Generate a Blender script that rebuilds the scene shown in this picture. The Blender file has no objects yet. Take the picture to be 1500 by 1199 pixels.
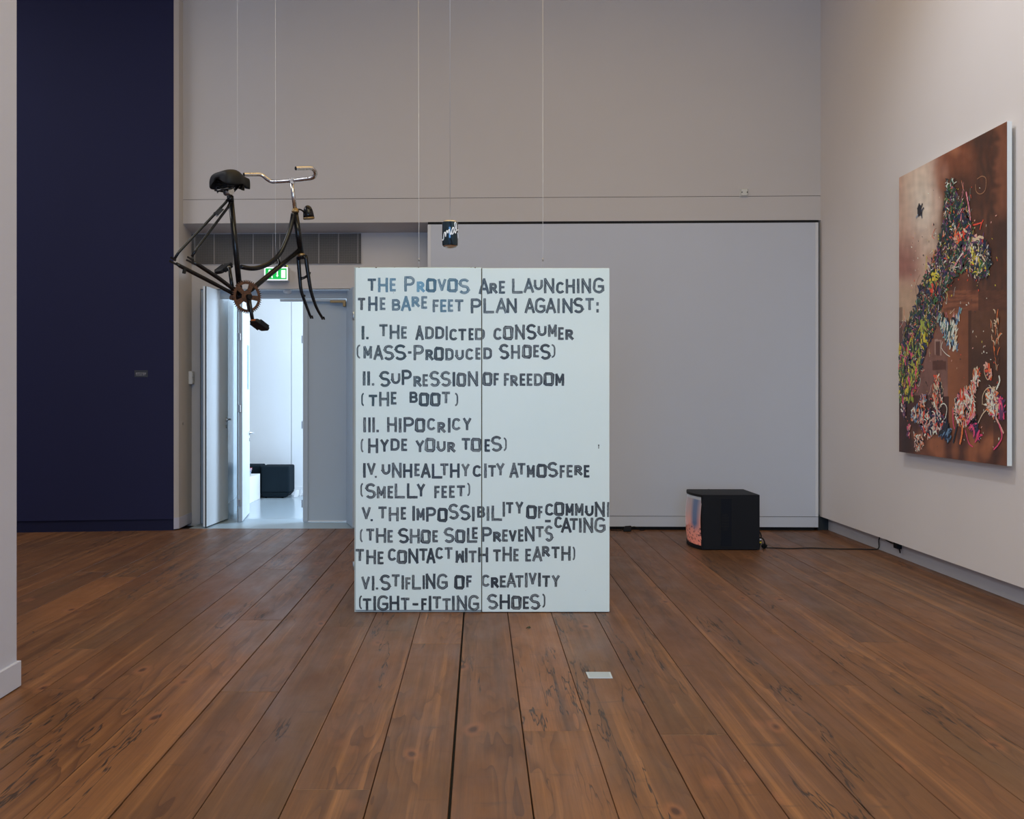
import bpy, bmesh, math, random
from mathutils import Vector, Matrix, noise as mnoise
R = random.Random(7)
C = bpy.context.scene.collection
# ------------------------------------------------------------------ camera (level, shifted lens)
FP, VX, HY, CH = 1450.0, 703.0, 580.0, 1.33
cd = bpy.data.cameras.new('camera'); cam = bpy.data.objects.new('camera', cd); C.objects.link(cam)
cam.location = (0, 0, CH); cam.rotation_euler = (math.pi/2, 0, 0)
cd.sensor_width = 36; cd.lens = FP/1500*36
cd.shift_x = (750-VX)/1500; cd.shift_y = -(599.5-HY)/1500
cd.clip_start = .05
bpy.context.scene.camera = cam
# ------------------------------------------------------------------ light
sc = bpy.context.scene
w = bpy.data.worlds.new('world'); sc.world = w; w.use_nodes = True
w.node_tree.nodes['Background'].inputs[0].default_value = (.6, .7, .85, 1)
w.node_tree.nodes['Background'].inputs[1].default_value = .05
sc.view_settings.view_transform = 'Standard'; sc.view_settings.look = 'None'
sc.view_settings.gamma = 1; sc.view_settings.exposure = 0; sc.view_settings.use_curve_mapping = False
def area(name, loc, target, sx, sy, power, col, spread=180):
    l = bpy.data.lights.new(name, 'AREA'); l.shape = 'RECTANGLE'; l.size = sx; l.size_y = sy
    l.energy = power; l.color = col; l.spread = math.radians(spread)
    o = bpy.data.objects.new(name, l); C.objects.link(o); o.location = loc
    d = Vector(target)-Vector(loc); o.rotation_euler = d.to_track_quat('-Z', 'Y').to_euler()
    return o
area('window_daylight', (-1.0, -4.3, 2.0), (.3, 9, 1.2), 4.5, 3.0, 435, (.29, .52, .86))
area('skylight_front', (.6, .5, 5.9), (.6, .5, 0), 4.5, 4.0, 262, (1, .85, .48))
area('skylight_back', (.2, 6.2, 5.9), (.2, 6.2, 0), 5.0, 3.0, 66, (1, .65, .2))
area('side_room_skylight', (-5.6, 5.5, 5.9), (-5.6, 5.5, 0), 2.0, 4.0, 160, (.93, .95, 1))
area('adjoining_room_daylight', (-2.6, 11.9, 3.35), (-2.6, 11.9, 0), 4.0, 2.0, 17, (1, .98, .85))
area('adjoining_room_fill', (-.06, 11.5, 1.6), (-3, 11.0, 1.3), 1.4, 2.2, 180, (.60, .74, .92))  # added fill lamp beyond the doorway, brightens the open door leaves
def spot(name, loc, target, power, col, ang, blend=.8, r=.06):
    l = bpy.data.lights.new(name, 'SPOT'); l.energy = power; l.color = col; l.spot_size = math.radians(ang)
    l.spot_blend = blend; l.shadow_soft_size = r
    o = bpy.data.objects.new(name, l); C.objects.link(o); o.location = loc
    o.rotation_euler = (Vector(target)-Vector(loc)).to_track_quat('-Z', 'Y').to_euler(); return o
spot('track_spot_painting', (.9, 5.6, 5.75), (3.38, 6.3, 2.8), 250, (.68, .80, .98), 80, 1, .12)
# ------------------------------------------------------------------ pixel helpers (points of the photograph to points of the room)
def ray(px, py): return Vector(((px-VX)/FP, 1, (HY-py)/FP))
def atY(px, py, Y): d = ray(px, py); return Vector((d.x*Y, Y, CH+d.z*Y))
def fl(px, py, h=0): return atY(px, py, (CH-h)*FP/(py-HY))
P0 = Vector((-3.045, 10.01, 0)); P1 = Vector((3.358, 9.817, 0))
BU = (P1-P0).normalized(); BN = Vector((-BU.y, BU.x, 0)); BL = (P1-P0).length
def BW(u, v, z): return P0+BU*u+BN*v+Vector((0, 0, z))
def bwp(px, py, v):
    d = ray(px, py); t = (P0.dot(BN)+v)/Vector((d.x, d.y, 0)).dot(BN)
    p = d*t; return (Vector((p.x, p.y, 0))-P0).dot(BU), CH+p.z
# ------------------------------------------------------------------ mesh builder
class MB:
    def __init__(s, T=None): s.v = []; s.f = []; s.T = T; s.uv = {}; s.col = []; s.c = (1, 1, 1, 1); s.sm = []; s.mi = []; s.m = 0; s.s = False
    def pt(s, p):
        if s.T: p = s.T(*p)
        s.v.append(Vector(p)); s.col.append(s.c); return len(s.v)-1
    def face(s, idx, uv=None): s.f.append(tuple(idx)); s.sm.append(s.s); s.mi.append(s.m); s.uv[len(s.f)-1] = uv
    def box(s, x0, x1, y0, y1, z0, z1):
        b = [s.pt((x, y, z)) for z in (z0, z1) for x, y in ((x0, y0), (x1, y0), (x1, y1), (x0, y1))]
        for q in ((3, 2, 1, 0), (4, 5, 6, 7), (0, 1, 5, 4), (1, 2, 6, 5), (2, 3, 7, 6), (3, 0, 4, 7)): s.face([b[i] for i in q])
        return s
    def hexa(s, p8):
        b = [s.pt(p) for p in p8]
        for q in ((3, 2, 1, 0), (4, 5, 6, 7), (0, 1, 5, 4), (1, 2, 6, 5), (2, 3, 7, 6), (3, 0, 4, 7)): s.face([b[i] for i in q])
        return s
    def prism(s, poly, z0, z1):
        n = len(poly); a = [s.pt((p[0], p[1], z0)) for p in poly]; b = [s.pt((p[0], p[1], z1)) for p in poly]
        s.face(a[::-1]); s.face(b)
        for i in range(n): j = (i+1) % n; s.face((a[i], a[j], b[j], b[i]))
        return s
    def extrude(s, poly, vec):
        vec = Vector(vec); n = len(poly); a = [s.pt(Vector(p)) for p in poly]; b = [s.pt(Vector(p)+vec) for p in poly]
        s.face(a[::-1]); s.face(b)
        for i in range(n): j = (i+1) % n; s.face((a[i], a[j], b[j], b[i]))
        return s
    def tube(s, pts, r, n=10, caps=True, closed=False):
        pts = [Vector(p) for p in pts]; m = len(pts)
        rs = r if isinstance(r, (list, tuple)) else [r]*m
        rings = []; prev = None; old = s.s; s.s = True
        for i, p in enumerate(pts):
            if closed: t = pts[(i+1) % m]-pts[i-1]
            else: t = pts[min(i+1, m-1)]-pts[max(i-1, 0)]
            t.normalize()
            if prev is None:
                up = Vector((0, 0, 1)) if abs(t.z) < .9 else Vector((1, 0, 0))
                a = t.cross(up).normalized()
            else: a = (prev-t*prev.dot(t)).normalized()
            prev = a; b = t.cross(a)
            rings.append([s.pt(p+(a*math.cos(k*2*math.pi/n)+b*math.sin(k*2*math.pi/n))*rs[i]) for k in range(n)])
        for i in range(m if closed else m-1):
            A, B = rings[i], rings[(i+1) % m]
            for k in range(n): l = (k+1) % n; s.face((A[k], A[l], B[l], B[k]))
        s.s = False
        if caps and not closed: s.face(rings[0][::-1]); s.face(rings[-1])
        s.s = old; return s
    def lathe(s, prof, base, axis, n=20, cap0=True, cap1=True):
        base = Vector(base); ax = Vector(axis).normalized(); a = ax.orthogonal().normalized(); b = ax.cross(a)
        rings = [[s.pt(base+ax*h+(a*math.cos(k*2*math.pi/n)+b*math.sin(k*2*math.pi/n))*r) for k in range(n)] for h, r in prof]
        old = s.s; s.s = True
        for A, B in zip(rings, rings[1:]):
            for k in range(n): l = (k+1) % n; s.face((A[k], A[l], B[l], B[k]))
        s.s = False
        if cap0: s.face(rings[0][::-1])
        if cap1: s.face(rings[-1])
        s.s = old; return s
    def build(s, name, mat, parent=None, bevel=0, subsurf=0, seg=2, origin=None):
        o0 = Vector((0, 0, 0))
        if parent is not None:
            q = parent
            while q is not None: o0 = o0+q.location; q = q.parent
        org = Vector(origin) if origin is not None else Vector((0, 0, 0))
        if parent is None and origin is None: org = Vector((0, 0, 0))
        base = org if origin is not None else o0
        me = bpy.data.meshes.new(name); me.from_pydata([p-base for p in s.v], [], s.f)
        for i, p in enumerate(me.polygons): p.use_smooth = s.sm[i]; p.material_index = s.mi[i]
        mats = mat if isinstance(mat, (list, tuple)) else [mat]
        for m in mats: me.materials.append(m)
        if any(c != (1, 1, 1, 1) for c in s.col):
            at = me.color_attributes.new('ink', 'FLOAT_COLOR', 'POINT')
            for i, c in enumerate(s.col): at.data[i].color = c
        if any(v for v in s.uv.values()):
            ul = me.uv_layers.new(name='uv')
            for i, p in enumerate(me.polygons):
                u = s.uv.get(i)
                if u:
                    for k, li in enumerate(p.loop_indices): ul.data[li].uv = u[k]
        me.validate(); 
        ob = bpy.data.objects.new(name, me); C.objects.link(ob)
        if parent is not None:
            ob.parent = parent; ob.location = base-o0
        else: ob.location = base
        if bevel:
            b = ob.modifiers.new('bevel', 'BEVEL'); b.width = bevel; b.segments = seg; b.limit_method = 'ANGLE'; b.angle_limit = .6
        if subsurf:
            b = ob.modifiers.new('sub', 'SUBSURF'); b.levels = subsurf; b.render_levels = subsurf
        return ob
def thing(name, label, cat, loc, group=None):
    o = bpy.data.objects.new(name, None); C.objects.link(o); o.location = loc; o.empty_display_size = .1
    tag(o, label, cat, group); return o
def tag(o, label, cat, group=None):
    o['label'] = label; o['category'] = cat
    if group: o['group'] = group
    return o
def struct(o): o['kind'] = 'structure'; return o
# ------------------------------------------------------------------ materials
def mat(name, col, rough=.5, metal=0, spec=.5, emit=None, es=1, coat=0):
    m = bpy.data.materials.new(name); m.use_nodes = True; b = m.node_tree.nodes['Principled BSDF']
    b.inputs['Base Color'].default_value = (*col, 1); b.inputs['Roughness'].default_value = rough
    b.inputs['Metallic'].default_value = metal; b.inputs['Specular IOR Level'].default_value = spec
    b.inputs['Coat Weight'].default_value = coat
    if emit: b.inputs['Emission Color'].default_value = (*emit, 1); b.inputs['Emission Strength'].default_value = es
    return m
class N:                                    # tiny node helper
    def __init__(s, m): s.t = m.node_tree; s.b = s.t.nodes['Principled BSDF']
    def n(s, typ, **k):
        x = s.t.nodes.new(typ)
        for a, v in k.items(): setattr(x, a, v)
        return x
    def put(s, sock, v):
        if isinstance(v, (int, float)): sock.default_value = v
        elif isinstance(v, tuple): sock.default_value = v if len(v) != 3 or sock.type == 'VECTOR' else (*v, 1)
        else: s.t.links.new(v, sock)
    def math(s, op, a, b=0, c=0, clamp=False):
        x = s.n('ShaderNodeMath', operation=op, use_clamp=clamp); s.put(x.inputs[0], a); s.put(x.inputs[1], b); s.put(x.inputs[2], c); return x.outputs[0]
    def vec(s, op, a, b):
        x = s.n('ShaderNodeVectorMath', operation=op); s.put(x.inputs[0], a); s.put(x.inputs[1], b); return x.outputs[0]
    def noise(s, v, scale=1, detail=3, rough=.5, dist=0):
        x = s.n('ShaderNodeTexNoise'); s.put(x.inputs['Vector'], v); x.inputs['Scale'].default_value = scale
        x.inputs['Detail'].default_value = detail; x.inputs['Roughness'].default_value = rough; x.inputs['Distortion'].default_value = dist; return x.outputs['Fac']
    def mapr(s, v, a, b, c=0, d=1):
        x = s.n('ShaderNodeMapRange'); s.put(x.inputs[0], v)
        for i, q in enumerate((a, b, c, d)): x.inputs[i+1].default_value = q
        return x.outputs[0]
    def mix(s, f, a, b, bt='MIX'):
        x = s.n('ShaderNodeMix', data_type='RGBA', blend_type=bt); s.put(x.inputs[0], f); s.put(x.inputs[6], a); s.put(x.inputs[7], b); return x.outputs[2]
    def bump(s, h, st=.1, d=.002):
        x = s.n('ShaderNodeBump'); x.inputs['Strength'].default_value = st; x.inputs['Distance'].default_value = d; s.put(x.inputs['Height'], h)
        s.t.links.new(x.outputs[0], s.b.inputs['Normal'])
def wallpaint(name, col, rough=.85, amt=.035, spec=.2):
    m = mat(name, col, rough, spec=spec); k = N(m); g = k.n('ShaderNodeNewGeometry').outputs['Position']
    a = k.noise(g, .9, 4, .6); b = k.noise(g, 260, 2)
    f = k.math('ADD', k.math('MULTIPLY', a, amt*2), 1-amt)
    k.put(k.b.inputs['Base Color'], k.mix(1.0, col, k.n('ShaderNodeCombineColor').outputs[0], 'MIX') if False else k.vec('MULTIPLY', col, k.vec('ADD', (0, 0, 0), f)))
    k.bump(b, .08, .001); return m
M = {}
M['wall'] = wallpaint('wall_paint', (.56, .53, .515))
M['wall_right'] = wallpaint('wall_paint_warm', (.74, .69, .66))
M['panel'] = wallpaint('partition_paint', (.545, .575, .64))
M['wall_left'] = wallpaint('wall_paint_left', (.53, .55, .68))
M['trim'] = wallpaint('trim_paint', (.66, .67, .69), .6)
M['blue'] = wallpaint('dark_blue_paint', (.0150, .0165, .055), .7, .06)
M['bluebase'] = wallpaint('dark_blue_skirting', (.010, .011, .038), .6, .05)
M['white'] = wallpaint('white_room_paint', (.8, .82, .83))
M['ceil'] = wallpaint('ceiling_paint', (.7, .7, .7))
M['door'] = wallpaint('door_lacquer', (.66, .73, .78), .38, .03, .5)
M['doorgrey'] = wallpaint('grey_door_paint', (.39, .45, .51), .5, .03, .4)
M['lino'] = wallpaint('grey_blue_linoleum', (.30, .38, .43), .35, .04, .5)
M['lino2'] = wallpaint('pale_glossy_floor', (.42, .50, .55), .18, .05, .5)
M['dark'] = mat('dark_gap', (.006, .006, .007), .9)
M['black'] = mat('black_paint', (.005, .005, .006), .20, spec=.28)
M['bpl'] = mat('black_plastic', (.007, .008, .011), .6, spec=.2)
M['rubber'] = mat('black_rubber', (.006, .006, .006), .6, spec=.3)
M['steel'] = mat('steel', (.45, .45, .44), .35, 1)
M['wire'] = mat('steel_wire', (.62, .63, .64), .4, .6)
M['chromed'] = mat('worn_chrome', (.62, .60, .58), .2, 1)
k = N(M['chromed']); g = k.n('ShaderNodeNewGeometry').outputs['Position']
q = k.mapr(k.noise(g, 60, 4, .7), .58, .66); k.put(k.b.inputs['Base Color'], k.mix(q, (.62, .60, .58), (.16, .07, .03)))
k.put(k.b.inputs['Metallic'], k.math('SUBTRACT', 1, q)); k.put(k.b.inputs['Roughness'], k.mapr(q, 0, 1, .2, .7))
M['rust'] = mat('rusty_steel', (.09, .035, .018), .75, .3)
k = N(M['rust']); g = k.n('ShaderNodeNewGeometry').outputs['Position']
k.put(k.b.inputs['Base Color'], k.mix(k.mapr(k.noise(g, 90, 4, .7), .35, .7), (.035, .02, .014), (.15, .06, .028)))
M['brass'] = mat('dull_brass', (.28, .19, .09), .45, .8)
M['label'] = mat('label_card', (.48, .57, .67), .6)
M['orange'] = mat('orange_reflector', (.35, .09, .01), .3)
# frame enamel with scuffs
k = N(M['black']); g = k.n('ShaderNodeNewGeometry').outputs['Position']
k.put(k.b.inputs['Base Color'], k.mix(k.mapr(k.noise(g, 45, 5, .7), .62, .72), (.005, .005, .006), (.03, .013, .008)))
# board lacquer
def boardmat():
    m = mat('board_lacquer', (.60, .665, .675), .38, spec=.4); k = N(m); g = k.n('ShaderNodeNewGeometry').outputs['Position']
    sp = k.noise(k.vec('ADD', g, (3.1, 0, 0)), 1.6, 3, .6)
    c = k.mix(k.mapr(sp, .3, .7), (.70, .825, .835), (.74, .85, .85))
    ch = k.mapr(k.noise(g, 55, 2), .80, .83)
    c = k.mix(ch, c, (.12, .09, .07)); k.put(k.b.inputs['Base Color'], c)
    k.bump(k.noise(g, 8, 3), .05, .002); return m
M['board'] = boardmat()
M['boardedge'] = wallpaint('board_edge_lacquer', (.46, .50, .47), .45)
# brushed ink of the lettering
def inkmat():
    m = mat('brushed_paint', (.02, .04, .06), .42, spec=.4); k = N(m)
    a = k.n('ShaderNodeAttribute', attribute_name='ink'); uv = k.n('ShaderNodeUVMap', uv_map='uv').outputs[0]
    sx = k.n('ShaderNodeSeparateXYZ'); k.put(sx.inputs[0], uv)
    st = k.noise(k.vec('MULTIPLY', uv, (2.4, 1.3, 1)), 1, 3, .6)
    dab = k.noise(k.vec('MULTIPLY', uv, (.9, .35, 1)), 1, 2, .5)
    edge = k.math('SUBTRACT', 1, k.math('POWER', k.math('ABSOLUTE', sx.outputs[0]), 3))
    # first channel runs across the stroke (-1..1), second along it
    f = k.math('MULTIPLY', k.mapr(k.math('ADD', k.math('MULTIPLY', st, .6), k.math('MULTIPLY', dab, .5)), .485, .60), k.mapr(edge, .1, .8), clamp=True)
    f = k.math('MULTIPLY', f, a.outputs['Alpha'], clamp=True)
    light = k.mix(.46, a.outputs['Color'], (.55, .62, .64))
    k.put(k.b.inputs['Base Color'], k.mix(f, a.outputs['Color'], light)); return m
M['ink'] = inkmat()
def vcol(name, rough=.45, emit=0):
    m = mat(name, (.5, .5, .5), rough, spec=.35); k = N(m); a = k.n('ShaderNodeAttribute', attribute_name='ink')
    k.put(k.b.inputs['Base Color'], a.outputs['Color'])
    if emit:
        k.put(k.b.inputs['Base Color'], (.02, .02, .02)); k.put(k.b.inputs['Emission Color'], a.outputs['Color']); k.b.inputs['Emission Strength'].default_value = emit
    return m
M['canvas'] = vcol('oil_painting', .5); M['impasto'] = vcol('impasto_paint', .35); M['screen'] = vcol('lit_tube_screen', .08, .19)
k = N(M['canvas']); g = k.n('ShaderNodeNewGeometry').outputs['Position']; k.bump(k.noise(k.vec('MULTIPLY', g, (1, 30, 90)), 1, 4), .25, .003)
M['exitgreen'] = mat('exit_green', (0, .35, .06), .5, emit=(0, .55, .07), es=.75)
M['exitwhite'] = mat('exit_white', (.8, .8, .8), .5, emit=(.8, .85, .95), es=.9)
M['textile'] = mat('dark_textile', (.010, .018, .025), .95, spec=.1)
k = N(M['textile']); g = k.n('ShaderNodeNewGeometry').outputs['Position']
k.put(k.b.inputs['Base Color'], k.mix(k.mapr(k.noise(g, 320, 2), .3, .7), (.006, .011, .016), (.016, .026, .034)))
def woodmat():
    m = mat('stained_floorboards', (.2, .1, .05), .42, spec=.35); k = N(m)
    pos = k.n('ShaderNodeNewGeometry').outputs['Position']; rnd = k.n('ShaderNodeObjectInfo').outputs['Random']
    off = k.n('ShaderNodeCombineXYZ'); k.put(off.inputs[0], k.math('MULTIPLY', rnd, 37.3)); k.put(off.inputs[1], k.math('MULTIPLY', rnd, 91.7)); k.put(off.inputs[2], k.math('MULTIPLY', rnd, 11.1))
    p = k.vec('ADD', pos, off.outputs[0])
    def sp(x, y): return k.vec('MULTIPLY', p, (x, y, 0.0))
    warp = k.noise(sp(3.2, .42), 1, 3, .55)                       # slow field whose contour lines are the growth rings
    ringf = k.math('FRACT', k.math('MULTIPLY', warp, 15))
    ring = k.math('POWER', ringf, 3)
    ringm = k.mapr(k.noise(sp(4.5, .35), 1, 2), .44, .62)
    fine = k.noise(sp(150, 3.0), 1, 4, .65)
    streak = k.noise(sp(16, .28), 1, 5, .65)
    blotch = k.noise(sp(3.0, 1.3), 1, 3, .6)
    blotch2 = k.noise(sp(1.3, .45), 1.0, 3, .55)
    c = k.mix(k.mapr(rnd, 0, 1), (.176, .075, .031), (.264, .112, .044))
    r2 = k.math('FRACT', k.math('MULTIPLY', rnd, 7.31))
    c = k.mix(k.mapr(r2, .45, 1, 0, .55), c, (.125, .066, .036))
    c = k.mix(k.mapr(blotch2, .45, .68, 0, .6), c, (.120, .068, .034))
    c = k.mix(k.mapr(blotch, .52, .75, 0, .55), c, (.100, .042, .026))
    c = k.mix(k.mapr(streak, .54, .70, 0, .75), c, (.370, .170, .066))
    c = k.mix(k.mapr(streak, .46, .30, 0, .75), c, (.070, .036, .023))
    c = k.mix(k.math('MULTIPLY', k.math('MULTIPLY', ring, ringm), .8), c, (.075, .032, .018))
    c = k.mix(k.mapr(fine, .35, .75, 0, .42), c, (.07, .035, .022))
    # knots: stretched cells with a warm ring and dark heart
    vo = k.n('ShaderNodeTexVoronoi'); k.put(vo.inputs['Vector'], k.vec('ADD', sp(3.7, 1.9), k.vec('MULTIPLY', k.vec('ADD', (0, 0, 0), blotch), (.3, .3, 0)))); vo.inputs['Scale'].default_value = 1
    kd = vo.outputs['Distance']
    c = k.mix(k.mapr(kd, .17, .06, 0, .6), c, (.30, .12, .055))
    c = k.mix(k.mapr(kd, .085, .035, 0, .85), c, (.045, .02, .014))
    # dark smudges across the board, cracks along it
    sm = k.noise(sp(4, 16), 1, 3, .6); c = k.mix(k.mapr(sm, .62, .76, 0, .55), c, (.055, .035, .032))
    cr = k.math('ABSOLUTE', k.math('SUBTRACT', k.noise(sp(2.2, .16), 1, 6, .62), .5))
    crm = k.math('MULTIPLY', k.mapr(cr, .0045, .0015), k.mapr(k.noise(sp(1.1, .4), 1.3, 2), .50, .55))
    c = k.mix(k.math('MULTIPLY', crm, .9), c, (.028, .018, .015))
    # pale nicks and grit
    v2 = k.n('ShaderNodeTexVoronoi'); k.put(v2.inputs['Vector'], sp(9, 4.0)); v2.inputs['Scale'].default_value = 1
    nick = k.math('MULTIPLY', k.mapr(v2.outputs['Distance'], .035, .02), k.mapr(k.noise(sp(3, 3), 1, 1), .60, .62))
    c = k.mix(k.math('MULTIPLY', nick, .7), c, (.55, .45, .38))
    k.put(k.b.inputs['Base Color'], c)
    k.put(k.b.inputs['Roughness'], k.mapr(k.noise(sp(6, 2), 1, 4, .6), .3, .7, .36, .54))
    h = k.math('SUBTRACT', k.math('ADD', k.math('MULTIPLY', fine, .25), k.math('MULTIPLY', blotch, .8)), k.math('MULTIPLY', crm, 1.2))
    k.bump(h, .32, .003); return m
M['wood'] = woodmat()
# ------------------------------------------------------------------ floor of separate planks
struct(MB(BW).box(BL, BL+.4, .03, .3, -.02, .15).build('corner_gap_shade', mat('gap_shade_colour', (.015, .019, .023), .7)))  # filler box, its dark colour stands in for shade in the corner gap
PW, PX0 = .2686, -.0988
fb = struct(MB().box(-8.3, 3.75, -4.6, 10.6, -.06, -.022).build('floor', M['dark']))
joints = {-5: [4.457], -4: [5.714], -7: [7.62, 2.9], -6: [5.886], -11: [7.28], 0: [3.936], -1: [5.327, 1.7], 2: [3.89], 6: [4.56, 8.2], 8: [5.357], -2: [8.7, 4.95], 1: [7.4], -3: [3.1, 8.1], 3: [6.9], 4: [5.9], 5: [3.2, 8.9], 7: [7.1], 9: [6.2], 10: [8.0], 11: [7.0]}
# joint index k: plank between seam k-? measured so that plank k spans PX0+k*PW .. PX0+(k+1)*PW
jmap = {}
for px, wid, Y in ((365, 0, 4.457), (500, 0, 5.714), (365, 0, 5.886), (404, 0, 7.62), (185, 0, 7.28), (639, 0, 5.327), (812, 0, 3.936), (1004, 0, 3.89), (1226, 0, 4.56), (1290, 0, 5.357)):
    X = (px-VX)/FP*Y; jmap.setdefault(math.floor((X-PX0)/PW), []).append(Y)
for kx in range(-31, 14):
    x0 = PX0+kx*PW; x1 = x0+PW
    if x0 > 3.6: break
    x1 = min(x1, 3.6)
    yend = 10.33 if x1 < -2.93 else 9.955
    ys = [-4.4]+sorted(jmap.get(kx, []))
    if kx not in jmap: ys += [R.uniform(1.5, 9.2) if R.random() < .6 else R.uniform(-2, 2)]
    extra = [y for y in (R.uniform(-4, -1), ) if True]
    ys = sorted(set(ys+extra)); ys = [y for i, y in enumerate(ys) if i == 0 or y-ys[i-1] > .8]+[yend]
    gl = {0: .0052, -1: .0052}.get(kx, R.choice([.0012, .0018, .0018, .0026]))
    if kx == -4: gl = .0035
    for a, b in zip(ys, ys[1:]):
        dz = R.uniform(-.0012, .0)
        mb = MB(); g0 = gl if kx != -1 else .0014; g1 = R.choice([.001, .0015, .002])
        if kx == -1: g1 = .004
        X0, X1, e = x0+g0/1, x1-g1, .0012
        z1, z0 = dz, -.022
        bot = [(X0, a+e, z0), (X1, a+e, z0), (X1, b-e, z0), (X0, b-e, z0)]
        mid = [(p[0], p[1], z1-.0018) for p in bot]
        c4 = .0014; top = [(X0+c4, a+e+c4, z1), (X1-c4, a+e+c4, z1), (X1-c4, b-e-c4, z1), (X0+c4, b-e-c4, z1)]
        ib = [mb.pt(p) for p in bot]; im = [mb.pt(p) for p in mid]; it = [mb.pt(p) for p in top]
        mb.face(it)
        for A, B in ((ib, im), (im, it)):
            for i in range(4): j = (i+1) % 4; mb.face((A[i], A[j], B[j], B[i]))
        mb.build('plank', M['wood'], fb)
MB().prism([(-3.3, 10.33), (-2.93, 10.33), (-2.93, 9.962), (-1.2, 9.962), (-1.2, 10.75), (-3.3, 10.75)], -.022, -.001).build('threshold_floor', M['lino'], fb)
MB().prism([(-1.2, 9.962), (3.75, 9.962), (3.75, 10.6), (-1.2, 10.6)], -.022, -.006).build('floor_edge', M['dark'], fb)
# ------------------------------------------------------------------ back wall
VR = .318                                                     # depth of the recess
wb = struct(MB(BW).box(0, BL+.5, 0, .35, 3.318, 6.0).build('wall_back', M['wall']))
hb = MB(BW); hb.hexa([(0, .002, 3.075), (BL+.5, .002, 3.075), (BL+.5, .35, 3.02), (0, .35, 3.02), (0, .002, 3.314), (BL+.5, .002, 3.314), (BL+.5, .35, 3.314), (0, .35, 3.314)])
hb.build('header_board', M['wall'], wb)
MB(BW).box(0, BL+.4, .006, .3, 3.312, 3.32).build('shadow_joint', M['dark'], wb)
uL, _ = bwp(281, 600, VR); u1, _ = bwp(293.5, 600, VR); u2, _ = bwp(517.5, 600, VR); _, zt = bwp(400, 423, VR); _, zj = bwp(400, 413.5, VR)
rw = MB(BW); rw.box(-.5, u1, VR, VR+.09, -.02, 3.05); rw.box(u2, BL+.5, VR, VR+.09, -.02, 3.05); rw.box(u1, u2, VR, VR+.09, zt, 3.05)
rwo = struct(rw.build('wall_recess', M['wall']))
fr = MB(BW); fr.box(uL+.005, u1, VR-.008, VR+.02, 0, zj); fr.box(u1, u2+.09, VR-.008, VR+.02, zt, zj); fr.box(u2, u2+.09, VR-.008, VR+.02, 0, zt)
fro = struct(fr.build('trim_1', M['wall'], None, bevel=.0015))
# inner lining of the doorway
_, zl = bwp(400, 437, VR+.10)
ln = MB(BW); ln.box(u1, u1+.05, VR+.02, VR+.30, 0, zt); ln.box(u1, u2, VR+.10, VR+.16, zl, zt)
ln.build('door_lining', M['doorgrey'], fro)
# left return of the recess and its skirting
A = fl(254.5, 776.5); B = fl(262, 775.5); Cc = atY(281, 600, 10.335); D = atY(262, 600, 10.6)
ret = struct(MB().prism([(A.x, A.y), (B.x, B.y), (Cc.x, Cc.y), (Cc.x, 10.45), (-3.5, 10.45), (-3.5, A.y+.3), (A.x-.002, A.y+.08)], .012, 6.0).build('wall_return', M['wall']))
nrm = Vector((Cc.y-B.y, -(Cc.x-B.x))).normalized()
MB().prism([(A.x, A.y-.003), (B.x+.004, B.y-.004), (Cc.x+.004, Cc.y-.012), (Cc.x-.01, Cc.y), (B.x-.02, B.y+.02), (A.x, A.y+.02)], .012, .122).build('skirting', M['wall_left'], ret, bevel=.001)
MB().prism([(A.x+.005, A.y+.02), (B.x-.02, B.y+.02), (Cc.x-.03, Cc.y), (-3.4, 10.4), (-3.4, A.y+.12)], -.01, .013).build('floor_gap', M['dark'], ret)
# dark blue wall, slightly turned
E = fl(24, 780); dirb = (Vector((A.x, A.y))-Vector((E.x, E.y))).normalized(); far = Vector((A.x, A.y))-dirb*5.2
nb = Vector((-dirb.y, dirb.x))
bl = struct(MB().prism([tuple(far), (A.x, A.y), tuple(Vector((A.x, A.y))+nb*.25), tuple(far+nb*.25)], .112, 6.0).build('wall_blue', M['blue']))
f2 = far+nb*.03; a2 = Vector((A.x, A.y))+nb*.010
bs = struct(MB().prism([tuple(f2), tuple(a2), tuple(a2+nb*.1), tuple(f2+nb*.1)], -.002, .114).build('baseboard_blue', M['bluebase']))
# right wall with recessed plinth
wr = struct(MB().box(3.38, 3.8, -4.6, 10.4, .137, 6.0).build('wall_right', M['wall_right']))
br = struct(MB().box(3.465, 3.8, -4.6, 9.93, -.002, .15).build('baseboard_right', M['wall']))
MB().box(3.462, 3.47, 9.895, 9.905, 0, .137).build('plinth_joint', M['dark'], br)
# near left partition
wl = struct(MB().box(-2.42, -2.118, -4.6, 4.525, .0, 6.0).build('wall_left', M['wall_left']))
bl2 = struct(MB().box(-2.435, -2.103, -4.6, 4.54, .004, .119).build('baseboard_left', M['wall_left'], bevel=.002))
# unseen sides of the room
struct(MB().box(-8.5, -8.3, -4.6, 10.6, -.02, 6).build('wall_far_left', M['wall_left']))
struct(MB().box(-8.5, 3.8, -4.8, -4.6, -.02, 6).build('wall_front', M['wall_left']))
struct(MB().box(-8.5, 3.8, -4.8, 10.6, 6.0, 6.1).build('ceiling', M['ceil']))
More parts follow.
